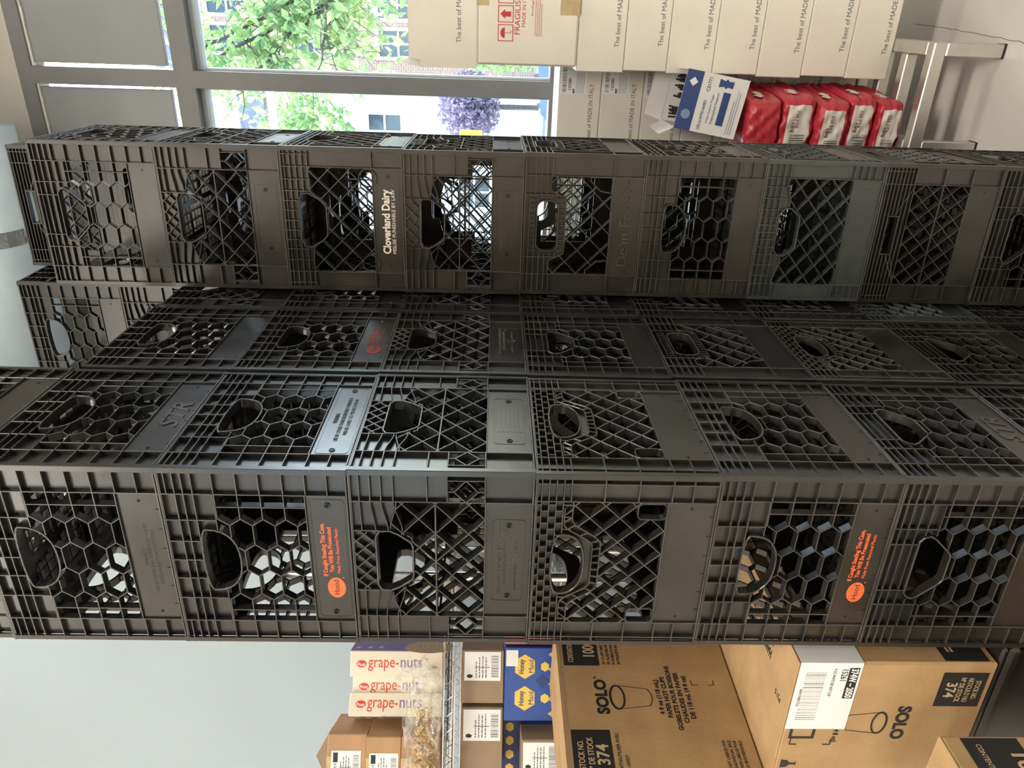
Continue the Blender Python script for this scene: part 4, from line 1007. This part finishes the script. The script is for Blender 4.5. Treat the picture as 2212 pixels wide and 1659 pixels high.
def house(name, x0, x1, y0, h_, m, label, wins, roofm):
    r = empty(name, (0, 0, 0), -G, label, 'house')
    q = MB(); q.box(x0, x1, y0, y0+7, -.08, h_, m); q.build('wall', r)
    q = MB(); q.box(x0-.3, x1+.3, y0-.4, y0+7.3, h_, h_+.25, roofm); q.box(x0-.1, x1+.1, y0-.1, y0+7, h_+.25, h_+.9, roofm); q.build('roof', r)
    for (cx, cz, ww, wh) in wins:
        q = MB()
        for a in ((cx-ww/2-.1, cx+ww/2+.1, cz-wh/2-.12, cz-wh/2), (cx-ww/2-.1, cx+ww/2+.1, cz+wh/2, cz+wh/2+.12), (cx-ww/2-.1, cx-ww/2, cz-wh/2, cz+wh/2), (cx+ww/2, cx+ww/2+.1, cz-wh/2, cz+wh/2), (cx-.03, cx+.03, cz-wh/2, cz+wh/2), (cx-ww/2, cx+ww/2, cz-.03, cz+.03)):
            q.box(a[0], a[1], y0-.08, y0+.02, a[2], a[3], WFR)
        wf = q.build('window', r)
        q = MB(); q.box(cx-ww/2, cx+ww/2, y0-.02, y0+.005, cz-wh/2, cz+wh/2, DG); q.build('pane', wf)
    return r
RF = mat('grey_roof', (.22, .22, .24), .8, var=.1, scale=3)
house('brick_house', -2.1, 9, 26, 11.5, BR, 'red brick house with white framed windows seen through the tree', [(x_, z_, .75, 1.2) for x_ in (-1.25, -.15, 1.2, 2.6, 4.0) for z_ in (1.9, 4.55, 7.2, 9.8)], RF)
house('cream_house', -11, -2.5, 25, 8.6, SID, 'pale cream house left of the brick one across the street', [(x_, z_, 1.0, 1.0) for x_ in (-9.5, -7.6, -5.6, -3.75) for z_ in (2.1, 4.95, 7.3)], RF)
def leafmat(name, c, c2):
    m = bpy.data.materials.new(name); m.use_nodes = True; t = m.node_tree; t.nodes.clear(); o = t.nodes.new('ShaderNodeOutputMaterial')
    d_ = t.nodes.new('ShaderNodeBsdfDiffuse'); tl = t.nodes.new('ShaderNodeBsdfTranslucent'); mx_ = t.nodes.new('ShaderNodeMixShader'); mx_.inputs[0].default_value = .55
    n = t.nodes.new('ShaderNodeTexNoise'); n.inputs['Scale'].default_value = 6; tc = t.nodes.new('ShaderNodeTexCoord'); t.links.new(tc.outputs['Object'], n.inputs[0])
    r = t.nodes.new('ShaderNodeValToRGB'); r.color_ramp.elements[0].position = .4; r.color_ramp.elements[1].position = .6; r.color_ramp.elements[0].color = (*c, 1); r.color_ramp.elements[1].color = (*c2, 1)
    t.links.new(n.outputs[0], r.inputs[0]); t.links.new(r.outputs[0], d_.inputs[0]); t.links.new(r.outputs[0], tl.inputs[0])
    t.links.new(d_.outputs[0], mx_.inputs[1]); t.links.new(tl.outputs[0], mx_.inputs[2]); t.links.new(mx_.outputs[0], o.inputs[0]); return m
GRN = leafmat('green_leaf', (.22, .36, .16), (.42, .55, .24)); PRP = leafmat('plum_leaf', (.24, .19, .27), (.38, .32, .40)); BARK = mat('grey_bark', (.10, .085, .075), .9, var=.3, scale=30)
def leaf(q, p, L, rd, m):
    d_ = Vector((rd.uniform(-1, 1), rd.uniform(-1, 1), rd.uniform(-1.3, .3))).normalized(); s_ = d_.cross(Vector((rd.uniform(-1, 1), rd.uniform(-1, 1), rd.uniform(-1, 1)))).normalized()
    n_ = d_.cross(s_); w_ = L*.24; P = Vector(p)
    v = [P, P+d_*L*.45+s_*w_, P+d_*L+n_*L*.12, P+d_*L*.45-s_*w_, P+d_*L*.45-n_*L*.05]
    q.add([tuple(a) for a in v], [(0, 4, 1), (1, 4, 2), (2, 4, 3), (3, 4, 0)], m)
def bez(a, b, sag, n, rd):
    a, b = Vector(a), Vector(b); return [a.lerp(b, i/n)+Vector((rd.uniform(-1, 1), rd.uniform(-1, 1), rd.uniform(-1, 1)))*.02+Vector((0, 0, sag*math.sin(PI*i/n))) for i in range(n+1)]
rd = random.Random(12)
tr = empty('street_tree', (0, 0, 0), -G, 'leafy green street tree whose branches hang in front of the window', 'tree')
q = MB(); q.tube([(1.6, 7.9, -.1), (1.55, 7.85, 1.2), (1.35, 7.8, 2.2), (.9, 7.7, 2.75)], .14, BARK, n=10, r2=.07); q.build('trunk', tr, smooth=True)
tips = [((.9, 7.7, 2.75), (-.03, 7.5, 3.24), (-.55, 7.5, 4.3)), ((.9, 7.7, 2.75), (-.02, 7.5, 2.93), (-.75, 7.4, 4.45)), ((1.1, 7.75, 2.5), (-.06, 7.45, 2.94), (-.75, 7.3, 3.75)), ((.9, 7.7, 2.75), (.2, 7.6, 3.8), (-.1, 7.5, 5.0)),
        ((1.2, 7.75, 2.4), (.3, 7.2, 2.75), (-.5, 7.0, 2.95))]
fol = MB()
for a, b, c in tips:
    pts = bez(a, b, .02, 5, rd)+bez(b, c, .04, 8, rd)[1:]
    q = MB(); q.tube(pts, .030, BARK, n=7, r2=.008); q.build('branch', tr, smooth=True)
    for i, p in enumerate(pts[3:]):
        for k in range(4):
            e = p+Vector((rd.uniform(-.5, .35), rd.uniform(-.4, .4), rd.uniform(-.65, .35)))
            tw = bez(p, e, .03, 4, rd)
            q2 = MB(); fol.tube(tw, .006, BARK, n=4, r2=.002)
            for t_ in tw[1:]:
                for _ in range(3): leaf(fol, t_+Vector((rd.gauss(0, .07), rd.gauss(0, .07), rd.gauss(0, .07))), rd.uniform(.08, .15), rd, GRN)
fo = fol.build('foliage', tr); fo['kind'] = 'stuff'
def bush(name, c, r_, n, m, label, cat, L=.12, trunk=True):
    e = empty(name, room(*c), -G, label, cat)
    if trunk: q = MB(); q.tube([(0, 0, -c[2]-.08), (0, 0, 0)], .06, BARK, n=7); q.build('trunk', e)
    q = MB()
    for _ in range(n):
        d_ = Vector((rd.gauss(0, 1), rd.gauss(0, 1), rd.gauss(0, 1))).normalized()*rd.random()**.4
        leaf(q, (d_.x*r_[0], d_.y*r_[1], d_.z*r_[2]), L*rd.uniform(.7, 1.4), rd, m)
    o = q.build('foliage', e); o['kind'] = 'stuff'
bush('plum_tree', (-2.15, 18.4, 2.1), (.75, .7, .75), 2600, PRP, 'purple-leaved plum tree standing across the street', 'tree', .13)
bush('hedge_shrub', (-.7, 16.6, 1.4), (.6, .5, 1.2), 2000, GRN, 'green shrub beside the purple tree across the street', 'shrub', .13)
bush('corner_tree', (-3.3, 21, 6.6), (1.2, 1.2, 1.3), 900, GRN, 'green tree top beside the cream house', 'tree', .25)
# low wall, sign, car
q = MB(); q.box(-1.9, 6, 14.8, 15.0, -.08, .35, mat('teal_grey_wall', (.20, .27, .29), .8)); q.box(-1.9, 6, 14.75, 15.05, .35, .43, mat('grey_coping', (.35, .36, .37), .8)); ob('garden_wall', q, 'low dark grey garden wall across the street', 'wall')
YS = mat('yellow_sign', (.85, .50, .05), .5)
r = empty('street_sign', room(-2.62, 16.6, 0), -G, 'yellow street sign on a thin post near the purple tree', 'sign')
q = MB(); q.tube([(0, .03, -.08), (0, .03, 2.2)], .03, STEEL, n=8); q.build('post', r)
q = MB(); q.bbox(-.2, .2, 0, .02, 1.72, 2.2, YS, .005); q.build('sign_plate', r)
def car(x, y, col, label, rz=0):
    r = empty('parked_car', room(x, y, -.08), -G+rz, label, 'car')
    P = mat('car_paint_'+label.split()[0], col, .25, coat=1)
    prof = [(-2.1, .30), (-2.15, .70), (-1.95, .88), (-1.15, .95), (-.6, 1.38), (.85, 1.42), (1.55, 1.0), (2.1, .92), (2.2, .65), (2.15, .30)]
    q = MB(); q.prism(prof, -.85, .85, P); q.build('body', r)
    q = MB(); q.prism([(-1.02, .96), (-.56, 1.32), (.80, 1.36), (1.38, 1.0)], -.856, .856, DG); q.build('side_windows', r)
    for x_ in (-1.35, 1.35):
        for y_ in (-.8, .62): q = MB(); q.tube([(x_, y_, .32), (x_, y_+.18, .32)], .32, INK, n=20); q.build('wheel', r)
car(.55, 12.2, (.05, .13, .22), 'blue car parked at the kerb outside the window')
car(-4.4, 13.0, (.65, .66, .66), 'silver car parked further left outside')
